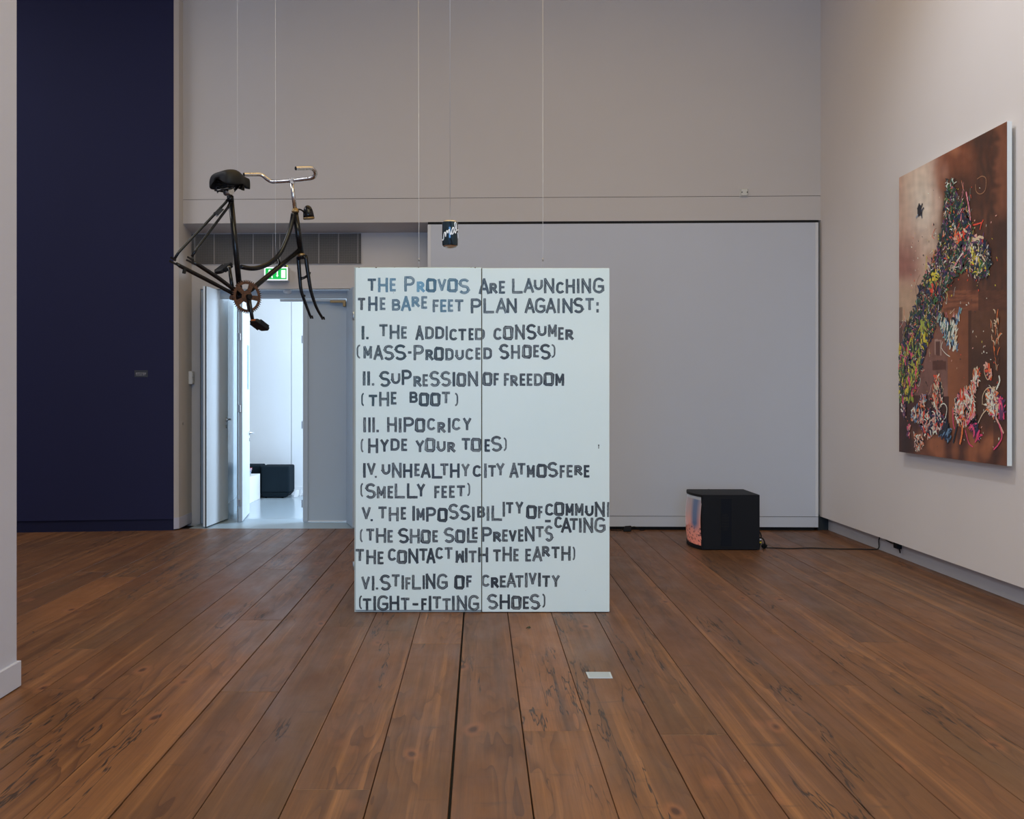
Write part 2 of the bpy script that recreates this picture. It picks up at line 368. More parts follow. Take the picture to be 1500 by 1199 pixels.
# ------------------------------------------------------------------ adjoining bright room
ZR = 3.4
fa = struct(MB().box(-6, 0, 10.75, 13.6, -.03, -.001).build('floor_adjoining', M['lino2']))
wa = MB(); wa.box(-6, atY(427, 0, 13.3).x-.003, 13.3, 13.4, .0, ZR); wa.box(atY(427, 0, 13.3).x+.003, 0, 13.295, 13.4, 0, ZR)
wao = struct(wa.build('wall_adjoining', M['white']))
MB().box(atY(427, 0, 13.3).x+.003, 0, 13.28, 13.31, 0, .12).build('skirting', M['white'], wao, bevel=.002)
struct(MB().box(-6.1, -6, 10.4, 13.4, 0, ZR).build('wall_adjoining_left', M['white']))
struct(MB().box(0, .1, 10.4, 13.4, 0, ZR).build('wall_adjoining_right', M['white']))
struct(MB().box(-6.1, .1, 10.42, 13.4, ZR, ZR+.1).build('ceiling_adjoining', M['white']))
# door leaves
def leaf(name, ax, ay, bx, by, z0, z1, th, m, label=None):
    d = (Vector((bx, by))-Vector((ax, ay))); n_ = Vector((d.y, -d.x)).normalized()*th
    pl = [(ax, ay), (bx, by), (bx-n_.x, by-n_.y), (ax-n_.x, ay-n_.y)]
    o = MB().prism(pl, z0, z1).build(name, m, None, bevel=.002); return o, d.normalized(), n_.normalized()
# (first: hinged edge with dark gap strip towards us, leaf swung open)
L0 = atY(302.5, 600, 9.99); L1 = atY(334, 600, 10.67)
d1, dd, dn = leaf('door_1', L0.x, L0.y, L1.x, L1.y, .012, 2.44, .035, M['door']); struct(d1)
MB().prism([(L0.x-.012, L0.y-.002), (L0.x-.001, L0.y-.001), (L0.x+.008, L0.y+.4), (L0.x-.03, L0.y+.4)], .002, 2.44).build('hinge_gap_shade', M['dark'], d1)  # black strip in place of the shaded gap at the hinge side
def handle(par, base, along, out, s=1):
    base = Vector(base); a = Vector((along.x, along.y, 0)); o = Vector((out.x, out.y, 0))
    h = MB(); h.lathe([(0, .024), (.008, .024), (.010, .012), (.045, .010)], base, o, 14)
    h.tube([base+o*.045-a*.005, base+o*.05+a*.02, base+o*.05+a*.125*s], .009, 8)
    h.lathe([(0, .02), (.008, .02), (.009, .012)], base-Vector((0, 0, .075)), o, 12)
    h.build('door_handle', M['steel'], par)
hp = Vector((L1.x, L1.y))-dd*.06; handle(d1, (hp.x, hp.y, atY(333, 614, 10.6).z), -dd, dn)
# lit side panel between the two leaves
S0 = atY(334.5, 600, 10.78); S1 = atY(348.5, 600, 10.70)
sp_ = struct(MB().prism([(-2.725, 10.69), (-2.89, 11.95), (-2.95, 11.95), (-3.1, 10.72)], 0, 2.9).build('wall_passage', mat('passage_glazing', (.40, .50, .56), .25)))
MB().prism([(-2.720, 10.70), (-2.882, 11.95), (-2.89, 11.95), (-2.728, 10.70)], 0, .16).build('skirting', M['lino'], sp_)
lin = MB(); jx = atY(349, 0, 10.44).x; lin.box(jx-.014, jx-.006, 10.44, 10.47, 0, 2.4); 
lin.build('door_jamb', M['doorgrey'], fro)
# second leaf: swung back into the bright room
Q0 = atY(355, 600, 10.44); Q1 = atY(365.8, 600, 11.25)
d2, e1, e2 = leaf('door_2', Q0.x, Q0.y, Q1.x, Q1.y, .01, 2.36, .036, M['door']); struct(d2)
ed = MB().box(Q0.x-.037, Q0.x, 10.432, 10.442, .01, 2.36).build('leaf_edge', M['doorgrey'], d2)
for py in (493, 451, 598, 736):
    p = atY(351, py, 10.43); MB().box(p.x-.018, p.x+.012, 10.418, 10.433, p.z-.038, p.z+.038).build('hinge', M['steel'], d2, bevel=.003)
hp = Vector((Q1.x, Q1.y))-e1*.06; handle(d2, (hp.x, hp.y, atY(366, 634, 11.15).z), -e1, e2)
ga = Vector((Q1.x, Q1.y))-e1*.30; gb = Vector((Q1.x, Q1.y))-e1*.12; za, zb = atY(365, 570, 11.1).z, atY(365, 506, 11.1).z
M['glass'] = mat('pale_blue_glass', (.22, .42, .52), .05, spec=.6)
MB().prism([tuple(ga+e2*.003), tuple(gb+e2*.003), tuple(gb), tuple(ga)], za, zb).build('glass_pane', M['glass'], d2)
# third leaf: closed, grey
Q2 = atY(444, 600, 10.44); Q3 = atY(509, 600, 10.44)
_, zlf = bwp(470, 440, VR+.12)
d3 = struct(MB().box(Q2.x+.05, Q3.x+.2, 10.44, 10.48, .006, zlf).build('door_3', M['doorgrey'], None, bevel=.002))
MB().box(Q2.x, Q2.x+.052, 10.425, 10.485, .006, zlf).build('meeting_stile', M['doorgrey'], d3, bevel=.003)
MB().box(Q2.x+.053, Q3.x+.2, 10.434, 10.442, .008, .02).build('bottom_strip', M['trim'], d3)
for py in (497, 622, 737):
    p = atY(443, py, 10.45); MB().box(p.x-.006, p.x+.004, 10.43, 10.445, p.z-.04, p.z+.04).build('hinge', M['steel'], d3)
# fourth leaf: outer right, slightly open towards us
Q4 = atY(507.5, 600, 10.40); Q5 = atY(516.5, 600, 9.97)
_, _, _ = 0, 0, 0
d4, _, _ = leaf('door_4', Q5.x, Q5.y, Q4.x, Q4.y, .004, 2.43, -.035, M['doorgrey']); struct(d4)
# closers, detector
dc = thing('door_closer', 'long grey slide rail closer above the closed grey door leaf', 'door closer', atY(455, 440, 10.41))
a = atY(410.5, 438, 10.41); b = atY(507, 441.5, 10.41); MB().box(a.x, b.x, 10.395, 10.425, b.z, a.z).build('rail', M['doorgrey'], dc, bevel=.002)
a = atY(484, 440, 10.40); b = atY(507, 443.5, 10.40); MB().box(a.x, b.x, 10.37, 10.40, b.z, a.z).build('arm', M['brass'], dc, bevel=.002)
a = atY(503, 442, 10.40); b = atY(507, 449, 10.40); MB().box(a.x, b.x, 10.36, 10.40, b.z, a.z).build('bracket', M['brass'], dc, bevel=.002)
p = atY(421.5, 424, 10.40); md = MB(); md.lathe([(0, .045), (.012, .045), (.026, .03), (.03, .012)], (p.x, 10.385, zt-.012), (0, -.3, -1), 18)
tag(md.build('motion_detector', M['trim'], None), 'small round white detector above the doorway behind the fork', 'detector')
p1 = atY(361, 466, 10.9); 
pc = thing('padlock_tag', 'small brass tag hanging in the doorway behind the chainring', 'tag', p1)
a = atY(360, 445, 10.6); b = atY(363.5, 452, 10.6)
MB().box(a.x, b.x, 10.6, 10.61, b.z, a.z).build('plate', M['brass'], pc)
bpy.data.objects.remove(pc.children[0]); bpy.data.objects.remove(pc)
# ------------------------------------------------------------------ vent grille
ug0, zg1 = bwp(281.5, 343.5, VR); ug1, zg0 = bwp(529, 385.8, VR)
gr = thing('ventilation_grille', 'long dark grey ventilation grille above the doorway', 'grille', BW((ug0+ug1)/2, VR, zg0))
M['mesh_back'] = mat('grille_shadow', (.05, .045, .04), .9); M['mesh'] = mat('grille_metal', (.19, .175, .16), .6); M['meshjoint'] = mat('grille_joint', (.34, .31, .29), .6)
MB(BW).box(ug0, ug1, VR-.004, VR, zg0, zg1).build('backing', M['mesh_back'], gr)
gj = [286, 314.6, 343.1, 371.6, 400.4, 410.5, 438.8, 467.5, 496.3, 524.7]
us = [bwp(x, 360, VR)[0] for x in gj]; cells = [ug0]+us+[ug1]
for c0, c1 in zip(cells, cells[1:]):
    mb = MB(BW); n_ = max(2, int((c1-c0)/.0118)); hz = int((zg1-zg0)/.0118)
    for i in range(n_+1): u = c0+(c1-c0)*i/n_; mb.box(u-.0018, u+.0018, VR-.014, VR-.009, zg0, zg1)
    for j in range(hz+1): z = zg0+(zg1-zg0)*j/hz; mb.box(c0, c1, VR-.016, VR-.012, z-.0022, z+.0022)
    mb.build('grille_panel', M['mesh'], gr)
for u in us: MB(BW).box(u-.004, u+.004, VR-.022, VR-.006, zg0, zg1).build('joint_strip', M['meshjoint'], gr)
# ------------------------------------------------------------------ sliding partition
pa = bwp(626.5, 600, -.03)[0]; pb = bwp(1198.6, 600, -.03)[0]; pz1 = bwp(900, 327.3, -.03)[1]; pz0 = .034; pj = bwp(1000, 756, -.03)[1]
pt = thing('sliding_partition', 'wide floor to ceiling grey sliding partition with pale edge strips', 'partition', BW((pa+pb)/2, 0, 0))
t1 = bwp(631, 600, -.03)[0]; t2 = bwp(1194.4, 600, -.03)[0]
MB(BW).box(t1, t2, -.03, .05, pj+.003, pz1).build('panel', M['panel'], pt)
MB(BW).box(pa, pb, -.032, .05, pz0, pj-.002).build('kick_board', M['panel'], pt, bevel=.001)
MB(BW).box(pa+.01, pb-.01, -.02, .04, pj-.002, pj+.003).build('joint', M['dark'], pt)
for x0, x1 in ((pa, t1), (t2, pb)): MB(BW).box(x0, x1, -.034, .05, pj+.003, pz1).build('edge_strip', M['trim'], pt, bevel=.001)
MB(BW).box(pa+.05, pb-.03, -.0, .04, -.004, pz0).build('floor_guide', M['dark'], pt)
struct(MB(BW).box(pa, BL, -.001, .06, pz1+.001, pz1+.03).build('head_gap_shade', M['dark']))  # black strip standing in for the shadow line under the header
# ------------------------------------------------------------------ small wall fittings
a = bwp(1083.5, 276, 0); b = bwp(1096, 288.5, 0); um, zm = (a[0]+b[0])/2, (a[1]+b[1])/2
so = thing('wall_sensor', 'small white square wall plate with two dark screws high on the back wall', 'wall plate', BW(um, 0, zm))
h_ = (b[0]-a[0])/2
mb = MB(BW); mb.hexa([(um-h_, 0, zm-h_), (um+h_, 0, zm-h_), (um+h_, 0, zm+h_), (um-h_, 0, zm+h_), (um-h_*.7, -.03, zm-h_*.7), (um+h_*.7, -.03, zm-h_*.7), (um+h_*.7, -.03, zm+h_*.7), (um-h_*.7, -.03, zm+h_*.7)])
mb.f = [f[::-1] for f in mb.f]; M['pw'] = mat('ivory_plastic', (.62, .62, .58), .4); mb.build('cover', M['pw'], so, bevel=.003)
for sx in (-1, 1): MB().lathe([(0, .006), (.004, .006)], BW(um+sx*h_*.62, -.029, zm), -BN, 10).build('screw', M['dark'], so)
# light switch on the return
p = atY(276.7, 553, 10.24); s0 = Vector((B.x, B.y, 0)); sd = (Vector((Cc.x, Cc.y, 0))-s0).normalized(); sn = Vector((sd.y, -sd.x, 0))
base = s0+sd*((atY(277.5, 553, 10.26)-s0).dot(sd)); z0 = atY(277, 562.3, 10.26).z; z1 = atY(277, 543.7, 10.26).z
sw = thing('light_switch', 'tall white light switch box on the side wall left of the doorway', 'light switch', (base.x, base.y, z0))
def sbox(name, d0, d1, n0, n1, za_, zb_, m, bev=.002):
    q = [base+sd*d0+sn*n0, base+sd*d1+sn*n0, base+sd*d1+sn*n1, base+sd*d0+sn*n1]
    return MB().prism([(c.x, c.y) for c in q], za_, zb_).build(name, m, sw, bevel=bev)
sbox('housing', -.045, .045, .0, .036, z0, z1, M['trim']); sbox('rocker', -.03, .03, .034, .04, z0+.075, z1-.01, M['pw']); sbox('rocker', -.03, .03, .034, .04, z0+.01, z0+.065, M['pw'])
q = s0+sd*((atY(267.8, 620, 10.0)-s0).dot(sd)); ks = MB().lathe([(0, .013), (.005, .013), (.006, .007)], (q.x+sn.x*.0005, q.y+sn.y*.0005, atY(268, 620, 10.05).z), sn, 14).build('key_switch', M['steel'])
tag(ks, 'tiny round metal key switch low on the side wall below the light switch', 'key switch')
# exit sign
xs = atY(387, 391, 10.2); xe = atY(422, 410.7, 10.2)
ex = thing('exit_sign', 'green and white illuminated emergency exit sign over the doorway', 'exit sign', ((xs.x+xe.x)/2, 10.2, xe.z))
x0, x1, z0, z1 = xs.x, xe.x, xe.z, xs.z; W_ = x1-x0; H_ = z1-z0
MB().box(x0, x1, 10.195, 10.30, z0, z1).build('housing', M['pw'], ex, bevel=.003)
MB().box(x0+.002, x1-.002, 10.19, 10.196, z0+.002, z1-.002).build('white_border', M['exitwhite'], ex)
MB().box(x0+.065*W_, x1-.055*W_, 10.187, 10.191, z0+.09*H_, z1-.11*H_).build('green_field', M['exitgreen'], ex)
def sg(px, pz): return Vector((x0+px*W_, 10.1865, z1-pz*H_))
def flat(mb, pts): mb.extrude([Vector(p) for p in pts], (0, .004, 0))
pic = MB(); flat(pic, [sg(.72, .23), sg(.72, .82), sg(.90, .82), sg(.90, .23)]); pic.build('door_pictogram', M['exitwhite'], ex)
pic = MB(); flat(pic, [sg(.535, .2), sg(.535, .62), sg(.505, .62), sg(.56, .76), sg(.615, .62), sg(.585, .62), sg(.585, .2)]); pic.build('arrow', M['exitwhite'], ex)
pic = MB()
def limb(*pts):
    for (a, b) in zip(pts, pts[1:]):
        A_, B_ = sg(*a), sg(*b); d = (B_-A_).normalized(); n_ = Vector((-d.z, 0, d.x))*.0065
        flat(pic, [A_+n_-d*.004, B_+n_+d*.004, B_-n_+d*.004, A_-n_-d*.004])
pic.lathe([(0, .012), (.004, .012)], sg(.235, .28), (0, 1, 0), 12)
limb((.22, .38), (.245, .58)); limb((.235, .38), (.31, .46), (.35, .42)); limb((.21, .4), (.15, .5), (.17, .58)); limb((.24, .58), (.33, .64), (.345, .8)); limb((.24, .58), (.2, .72), (.12, .76))
pic.build('running_figure', M['exitwhite'], ex)
p = atY(420.3, 388.8, 10.2); M['led'] = mat('yellow_green_lamp', (.4, .5, .02), .3, emit=(.5, .7, .02), es=.6)
MB().box(p.x-.028, p.x-.006, 10.2, 10.24, z1, z1+.02).build('bracket', M['bpl'], ex); MB().lathe([(0, .007), (.008, .008), (.012, .004)], (p.x+.002, 10.21, p.z-.004), (0, -1, 0), 10).build('indicator_lamp', M['led'], ex)
# small label on the blue wall
def wall_pt(px, py, off):
    d = ray(px, py); P = Vector((A.x, A.y)); n2 = -nb; t = (P.dot(n2)+off)/(d.x*n2.x+d.y*n2.y); return Vector((d.x*t, d.y*t, CH+d.z*t))
def textmesh(s, size):
    cu = bpy.data.curves.new('t', 'FONT'); cu.body = s; cu.size = size; cu.extrude = 0
    ob = bpy.data.objects.new('t', cu); C.objects.link(ob); bpy.context.view_layer.update()
    me = bpy.data.meshes.new_from_object(ob.evaluated_get(bpy.context.evaluated_depsgraph_get())); vs = [v.co.copy() for v in me.vertices]; fs = [tuple(p.vertices) for p in me.polygons]
    bpy.data.objects.remove(ob); bpy.data.curves.remove(cu); bpy.data.meshes.remove(me); return vs, fs
c1 = wall_pt(197, 552, .0); c2 = wall_pt(216.5, 542, .0); lab = thing('wall_label', 'small dark caption label with two lines of white text on the blue wall', 'label', ((c1.x+c2.x)/2, (c1.y+c2.y)/2, c1.z))
q = [Vector((c1.x, c1.y)), Vector((c2.x, c2.y))]; M['lab'] = mat('smoky_label', (.028, .026, .032), .4); M['labt'] = mat('white_print', (.6, .58, .58), .6)
MB().prism([tuple(q[0]-nb*.003), tuple(q[1]-nb*.003), tuple(q[1]), tuple(q[0])], c1.z, c2.z).build('card', M['lab'], lab)
mb = MB()
for s_, px, py, wpx in (('gerlach en koop', 199, 546.8, 15), ('Uncreation, 2014', 199, 549.3, 14)):
    vs, fs = textmesh(s_, .02); wd = max(v.x for v in vs); kx = (wpx/19.5*(q[1]-q[0]).length)/wd; o_ = wall_pt(px, py, .0035); bi = len(mb.v)
    for v in vs: mb.pt((o_.x+dirb.x*v.x*kx, o_.y+dirb.y*v.x*kx, o_.z+v.y*kx))
    for f_ in fs: mb.face([bi+i for i in f_])
mb.build('caption_text', M['labt'], lab)
# ------------------------------------------------------------------ furniture of the adjoining room
def ottoman(xa, xb, ya, yb, z, label):
    o = thing('ottoman', label, 'ottoman', ((xa+xb)/2, (ya+yb)/2, 0), 'dark upholstered blocks in the bright room')
    mb = MB(); mb.hexa([(xa+.02, ya+.02, .012), (xb-.05, ya+.02, .012), (xb-.05, yb-.03, .012), (xa+.02, yb-.03, .012), (xa+.0, ya, .07), (xb, ya, .07), (xb, yb, .07), (xa, yb, .07)])
    mb.build('base', M['textile'], o, bevel=.01)
    MB().box(xa, xb, ya, yb, .07, z).build('seat_block', M['textile'], o, bevel=.022, seg=4)
    for x in (xa+.06, xb-.1):
        for y in (ya+.06, yb-.06): MB().lathe([(0, .015), (.013, .015)], (x, y, 0), (0, 0, 1), 10).build('glide', M['bpl'], o)
a = fl(381.5, 729.5); b = fl(424, 729.5); zt2 = atY(400, 682.5, a.y).z
ottoman(a.x, b.x, a.y, 13.27, zt2, 'dark charcoal upholstered block nearest the right, seen whole through the doorway')
ottoman(a.x-.62, a.x-.008, a.y+.07, 13.27, zt2+.01, 'dark charcoal upholstered block partly hidden behind the white plinth')
a = fl(366, 737.5); b = fl(380, 730); ztp = .325
tag(MB().box(a.x-.6, a.x-.01, a.y, b.y, 0, ztp).build('display_plinth', M['white'], None, bevel=.002), 'low white display plinth behind the open door', 'plinth')
bx_ = a.x-.01; yb_ = a.y+.25
cols = [(.5, .03, .03), (.7, .5, .02), (.04, .12, .3), (.6, .04, .04), (.03, .03, .04)]
names = ['red', 'yellow', 'blue', 'red', 'black']
pos_l = ['fourth', 'third', 'second', '', '']
lb = ['yellow paperback at the bottom of the small stack on the plinth', 'dark blue paperback above the yellow one on the plinth', 'black paperback under the red one on the plinth', 'red paperback on top of the small stack on the plinth']
bc = [(.75, .5, .02), (.03, .10, .22), (.03, .03, .035), (.6, .03, .03)]
for i in range(4):
    m_ = mat('book_cover_%s' % ('yellow', 'blue', 'black', 'red')[i], bc[i], .4); z = ztp+.0005+i*.0235
    bk = thing('book', lb[i], 'book', (bx_-.15, yb_, z), 'small stack of paperbacks on the white plinth')
    mb = MB(); mb.box(bx_-.24, bx_-.06+.006*i, yb_-.1, yb_+.12, z, z+.0025); mb.box(bx_-.24, bx_-.06+.006*i, yb_-.1, yb_+.12, z+.0205, z+.023); mb.box(bx_-.24, bx_-.06+.006*i, yb_-.1, yb_-.097, z, z+.023); mb.build('cover', m_, bk)
    MB().box(bx_-.238, bx_-.066+.006*i, yb_-.097, yb_+.117, z+.0025, z+.0205).build('pages', M['label'], bk)
a = fl(430, 728, 0); fx = thing('floor_socket', 'small white power adapter lying at the wall beside the dark block', 'adapter', a)
zz = .078; MB().extrude([a, a+Vector((.055, 0, 0)), a+Vector((.065, .02, .09)), a+Vector((.02, .02, .09))], (0, .03, 0)).build('casing', M['white'], fx, bevel=.003)
MB().tube([a+Vector((.055, .02, .02)), a+Vector((.09, .0, .015)), a+Vector((.1, .05, .06)), a+Vector((.085, .1, .09))], .004, 6).build('cable', M['white'], fx)
# ------------------------------------------------------------------ television
zTV = .478; T0 = Vector((1.911, 8.552, 0)); TR = 2.418; TYB = 9.08
tv = thing('television', 'black tube television on the floor with glowing pink curved screen facing left', 'television', ((T0.x+TR)/2, 8.81, 0))
mb = MB(); n_ = 24; zc0, zc1 = .0, zTV
mb.prism([(T0.x+.02, T0.y), (TR, T0.y), (TR, TYB), (T0.x+.0, TYB)], 0.004, zTV).build('cabinet', M['bpl'], tv, bevel=.004)
# recessed side strip: frame lines, speaker slots and button on the side facing the room
def side(px, py, off=0): return Vector(((px-VX)/FP*T0.y, T0.y-off, CH+(HY-py)/FP*T0.y))
a = side(1055, 800); b = side(1072, 730); M['tvp'] = mat('tv_side_panel', (.005, .007, .012), .6, spec=.15)
MB().box(a.x, b.x, T0.y-.003, T0.y+.01, a.z, b.z).build('side_panel', M['tvp'], tv, bevel=.001)
ri = MB()
for xx in (a.x-.002, b.x-.001): ri.box(xx, xx+.004, T0.y-.0045, T0.y, a.z-.003, b.z+.003)
ri.box(a.x, b.x, T0.y-.0045, T0.y, b.z, b.z+.003); ri.box(a.x, b.x, T0.y-.0045, T0.y, a.z-.003, a.z); ri.build('panel_groove', M['dark'], tv)
sl = MB()
for r_ in range(6):
    py = 754+r_*4.2; zc = side(0, py).z
    for c_ in range(9 if 0 < r_ < 5 else 6):
        px = 1057+c_*1.25+(0 if 0 < r_ < 5 else 1.5); x = side(px, 0).x; sl.box(x, x+.0035, T0.y-.0042, T0.y-.002, zc-.009, zc+.009)
sl.build('speaker_slots', M['dark'], tv)['kind'] = 'stuff'
p = side(1049.3, 764.7); MB().lathe([(0, .005), (.002, .005)], (p.x, T0.y, p.z), (0, -1, 0), 10).build('button', M['dark'], tv)
# bezel and curved screen on the left face
def front(t, k):      # t 0..1 from near to far; k bulge
    x = (T0.x+.02)*(1-t)+T0.x*t; bul = 4*t*(1-t); return Vector((x-.02*(1-t)*0-k-.048*bul, T0.y+(TYB-T0.y)*t, 0))
seg = 16; bz = MB()
def fpt(t, z, k=.0): v = front(t, k); v.z = z; return v
def band(mb, z0, z1, kf, t0=0, t1=1, m=16):
    for i in range(m):
        a, b = t0+(t1-t0)*i/m, t0+(t1-t0)*(i+1)/m
        P = [fpt(a, z0, kf), fpt(b, z0, kf), fpt(b, z1, kf), fpt(a, z1, kf)]; Q = [Vector((T0.x+.022, p.y, p.z)) for p in P]
        mb.hexa([Q[0], P[0], P[1], Q[1], Q[3], P[3], P[2], Q[2]])
band(bz, .004, .035, .012); band(bz, zTV-.022, zTV-.001, .012); band(bz, .03, zTV-.02, .012, 0, .025, 1); band(bz, .03, zTV-.02, .012, .975, 1, 1)
bz.build('screen_surround', M['bpl'], tv)
sm_ = MB(); NU, NV = 44, 56; sm_.s = True
def nz(x, y, z=0): return mnoise.noise(Vector((x, y, z)))
def lerp(a, b, t): t = max(0, min(1, t)); return tuple(p*(1-t)+q*t for p, q in zip(a, b))
def scol(s, t):       # s: 0 near .. 1 far, t: 0 bottom .. 1 top
    c = lerp((.85, .27, .19), (.50, .27, .24), t*1.5); c = lerp(c, (.30, .27, .29), (t-.5)/.5)
    if t < .36:
        if nz(s*16, t*30, 3) > .33 or abs(nz(s*7+t*14, t*9, 8)) < .022: c = (.10, .05, .06)
    if t > .94: c = (.35, .36, .38)
    e = (s-.10)/.07; col_ = 1-min(1, abs(s-.19)/.17)
    if .30 < t < .93: c = lerp(c, (.10, .14, .24), col_*1.4*min(1, (t-.28)*6))
    v = max(0, (s-.8)/.2); c = lerp(c, (.35, .2, .2), v*.6)
    return (*c, 1)
idx = []
for j in range(NV+1):
    for i in range(NU+1):
        s_, t_ = .012+i/NU*.976, j/NV; z = .034+t_*(zTV-.022-.034); P = fpt(s_, z, .004+.018*4*t_*(1-t_)); sm_.c = scol(s_, t_); sm_.pt(P)
for j in range(NV):
    for i in range(NU): a = j*(NU+1)+i; sm_.face((a, a+NU+1, a+NU+2, a+1))
sm_.build('screen', M['screen'], tv)
p = atY(1037, 716, 9.07); MB().lathe([(0, .006), (.006, .006)], (p.x, 9.03, zTV-.001), (0, 0, 1), 8).build('top_stud', M['bpl'], tv)
# plugs at the back and the mains cable
pl = thing('power_cable', 'black mains cable running along the floor from the television to the right wall', 'cable', (2.6, 8.5, 0))
c0 = fl(1124, 802.5, .02); pts = [fl(1123, 802, .02), fl(1135, 802.2, .006), fl(1160, 803, .006), fl(1190, 802.2, .006), fl(1225, 803.6, .006), fl(1255, 803.8, .006), fl(1276, 804.3, .006), fl(1285, 804, .008)]
e = pts[-1]; xw = 3.458
yw = xw/((1288-VX)/FP); pts += [Vector((xw-.01, yw-.02, .03)), Vector((xw-.004, yw, .08)), Vector((xw-.004, yw-.03, .125)), Vector((xw-.004, yw-.08, .15))]
def smooth(pts, n=6):
    out = []; P = [Vector(p) for p in pts]
    for i in range(len(P)-1):
        a, b, c, d = P[max(i-1, 0)], P[i], P[i+1], P[min(i+2, len(P)-1)]
        for k_ in range(n):
            t = k_/n; out.append(.5*((2*b)+(c-a)*t+(2*a-5*b+4*c-d)*t*t+(3*b-a-3*c+d)*t**3))
    return out+[P[-1]]
MB().tube(smooth(pts), .0048, 8).build('cable', M['rubber'], pl)
pg = MB(); q = fl(1119, 803, .0); pg.lathe([(0, .010), (.008, .02), (.032, .023), (.042, .014), (.05, .007)], (q.x-.022, q.y, .023), (1, 0, 0), 14); pg.build('plug', M['bpl'], pl)
av = thing('signal_cable', 'short black signal lead with yellow and red plugs behind the television', 'cable', (2.43, 8.62, 0))
MB().tube(smooth([(2.418, 8.66, .13), (2.445, 8.65, .14), (2.455, 8.64, .10), (2.44, 8.62, .05), (2.425, 8.6, .005)]), .006, 7).build('lead', M['rubber'], av)
MB().tube(smooth([(2.42, 8.62, .10), (2.455, 8.60, .095), (2.475, 8.6, .05), (2.47, 8.62, .005)]), .006, 7).build('lead', M['rubber'], av)
M['yel'] = mat('yellow_plug', (.6, .5, .02), .4); M['redp'] = mat('red_plug', (.4, .03, .02), .4)
MB().lathe([(0, .007), (.022, .007)], (2.418, 8.58, .062), (1, 0, 0), 10).build('yellow_plug', M['yel'], av)
MB().lathe([(0, .007), (.022, .007)], (2.418, 8.58, .088), (1, 0, 0), 10).build('white_plug', M['label'], av)
# adapter under the right wall
q = Vector((3.458, 3.458/((1318-VX)/FP), 0)); ad = thing('wall_adapter', 'small black adapter plugged in under the overhanging right wall', 'adapter', (3.44, q.y, .06))
MB().box(3.425, 3.464, q.y-.03, q.y+.05, .075, .134).build('casing', M['bpl'], ad, bevel=.004)
MB().tube(smooth([(3.44, q.y-.03, .08), (3.43, q.y-.07, .06), (3.44, q.y-.05, .05)]), .006, 7).build('plug_lead', M['rubber'], ad)
MB().tube(smooth([(3.455, q.y+.34, .134), (3.448, q.y+.27, .115), (3.445, q.y+.15, .103), (3.445, q.y+.04, .108)]), .005, 7).build('cable', M['rubber'], ad)
# inline switch left of the television
q = atY(920, 768, 9.76); il = thing('cable_switch', 'black inline cable switch on the floor against the partition', 'cable switch', (q.x, 9.76, 0))
MB().hexa([(q.x-.05, 9.72, .0), (q.x+.025, 9.72, .0), (q.x+.03, 9.77, .0), (q.x-.05, 9.77, .0), (q.x-.035, 9.73, .05), (q.x+.03, 9.73, .055), (q.x+.03, 9.765, .055), (q.x-.035, 9.765, .05)]).build('casing', M['bpl'], il, bevel=.006)
MB().tube(smooth([(q.x+.028, 9.75, .04), (q.x+.06, 9.75, .045), (q.x+.09, 9.75, .035), (q.x+.125, 9.77, .008), (q.x+.17, 9.80, .006)]), .004, 7).build('cable', M['rubber'], il)
MB().tube(smooth([(q.x-.048, 9.75, .015), (q.x-.09, 9.76, .006), (q.x-.17, 9.79, .006)]), .004, 7).build('cable', M['rubber'], il)
# ------------------------------------------------------------------ painting on the right wall
PXF = 3.32
def pp(px, py, off=0):
    Y = FP*(PXF-off)/(px-VX); return Vector((PXF-off, Y, CH+(HY-py)/FP*Y))
pn = thing('painting', 'large unframed brown oil painting with splattered flowers and birds on the right wall', 'painting', (3.36, 7.04, .89))
Yn, Yf, Zb, Zt = 6.236, 7.84, .89, 3.06
M['cedge'] = wallpaint('white_canvas_edge', (.74, .78, .80), .7)
MB().box(PXF+.002, 3.352, Yn, Yf, Zb, Zt).build('canvas', M['cedge'], pn)
MB().box(3.35, 3.379, Yn+.05, Yf-.03, Zb+.05, Zt-.05).build('stretcher', M['dark'], pn)
def topx(Y): return VX+FP*PXF/Y
def pxl(Y, z): return VX+FP*PXF/Y, HY-(z-CH)*FP/Y
def sstep(a, b, x): t = max(0, min(1, (x-a)/(b-a))); return t*t*(3-2*t)
S = lambda r, g, b: tuple(min(.9, 1.6*((c/255)/12.92 if c/255 < .04045 else ((c/255+.055)/1.055)**2.4)) for c in (r, g, b))
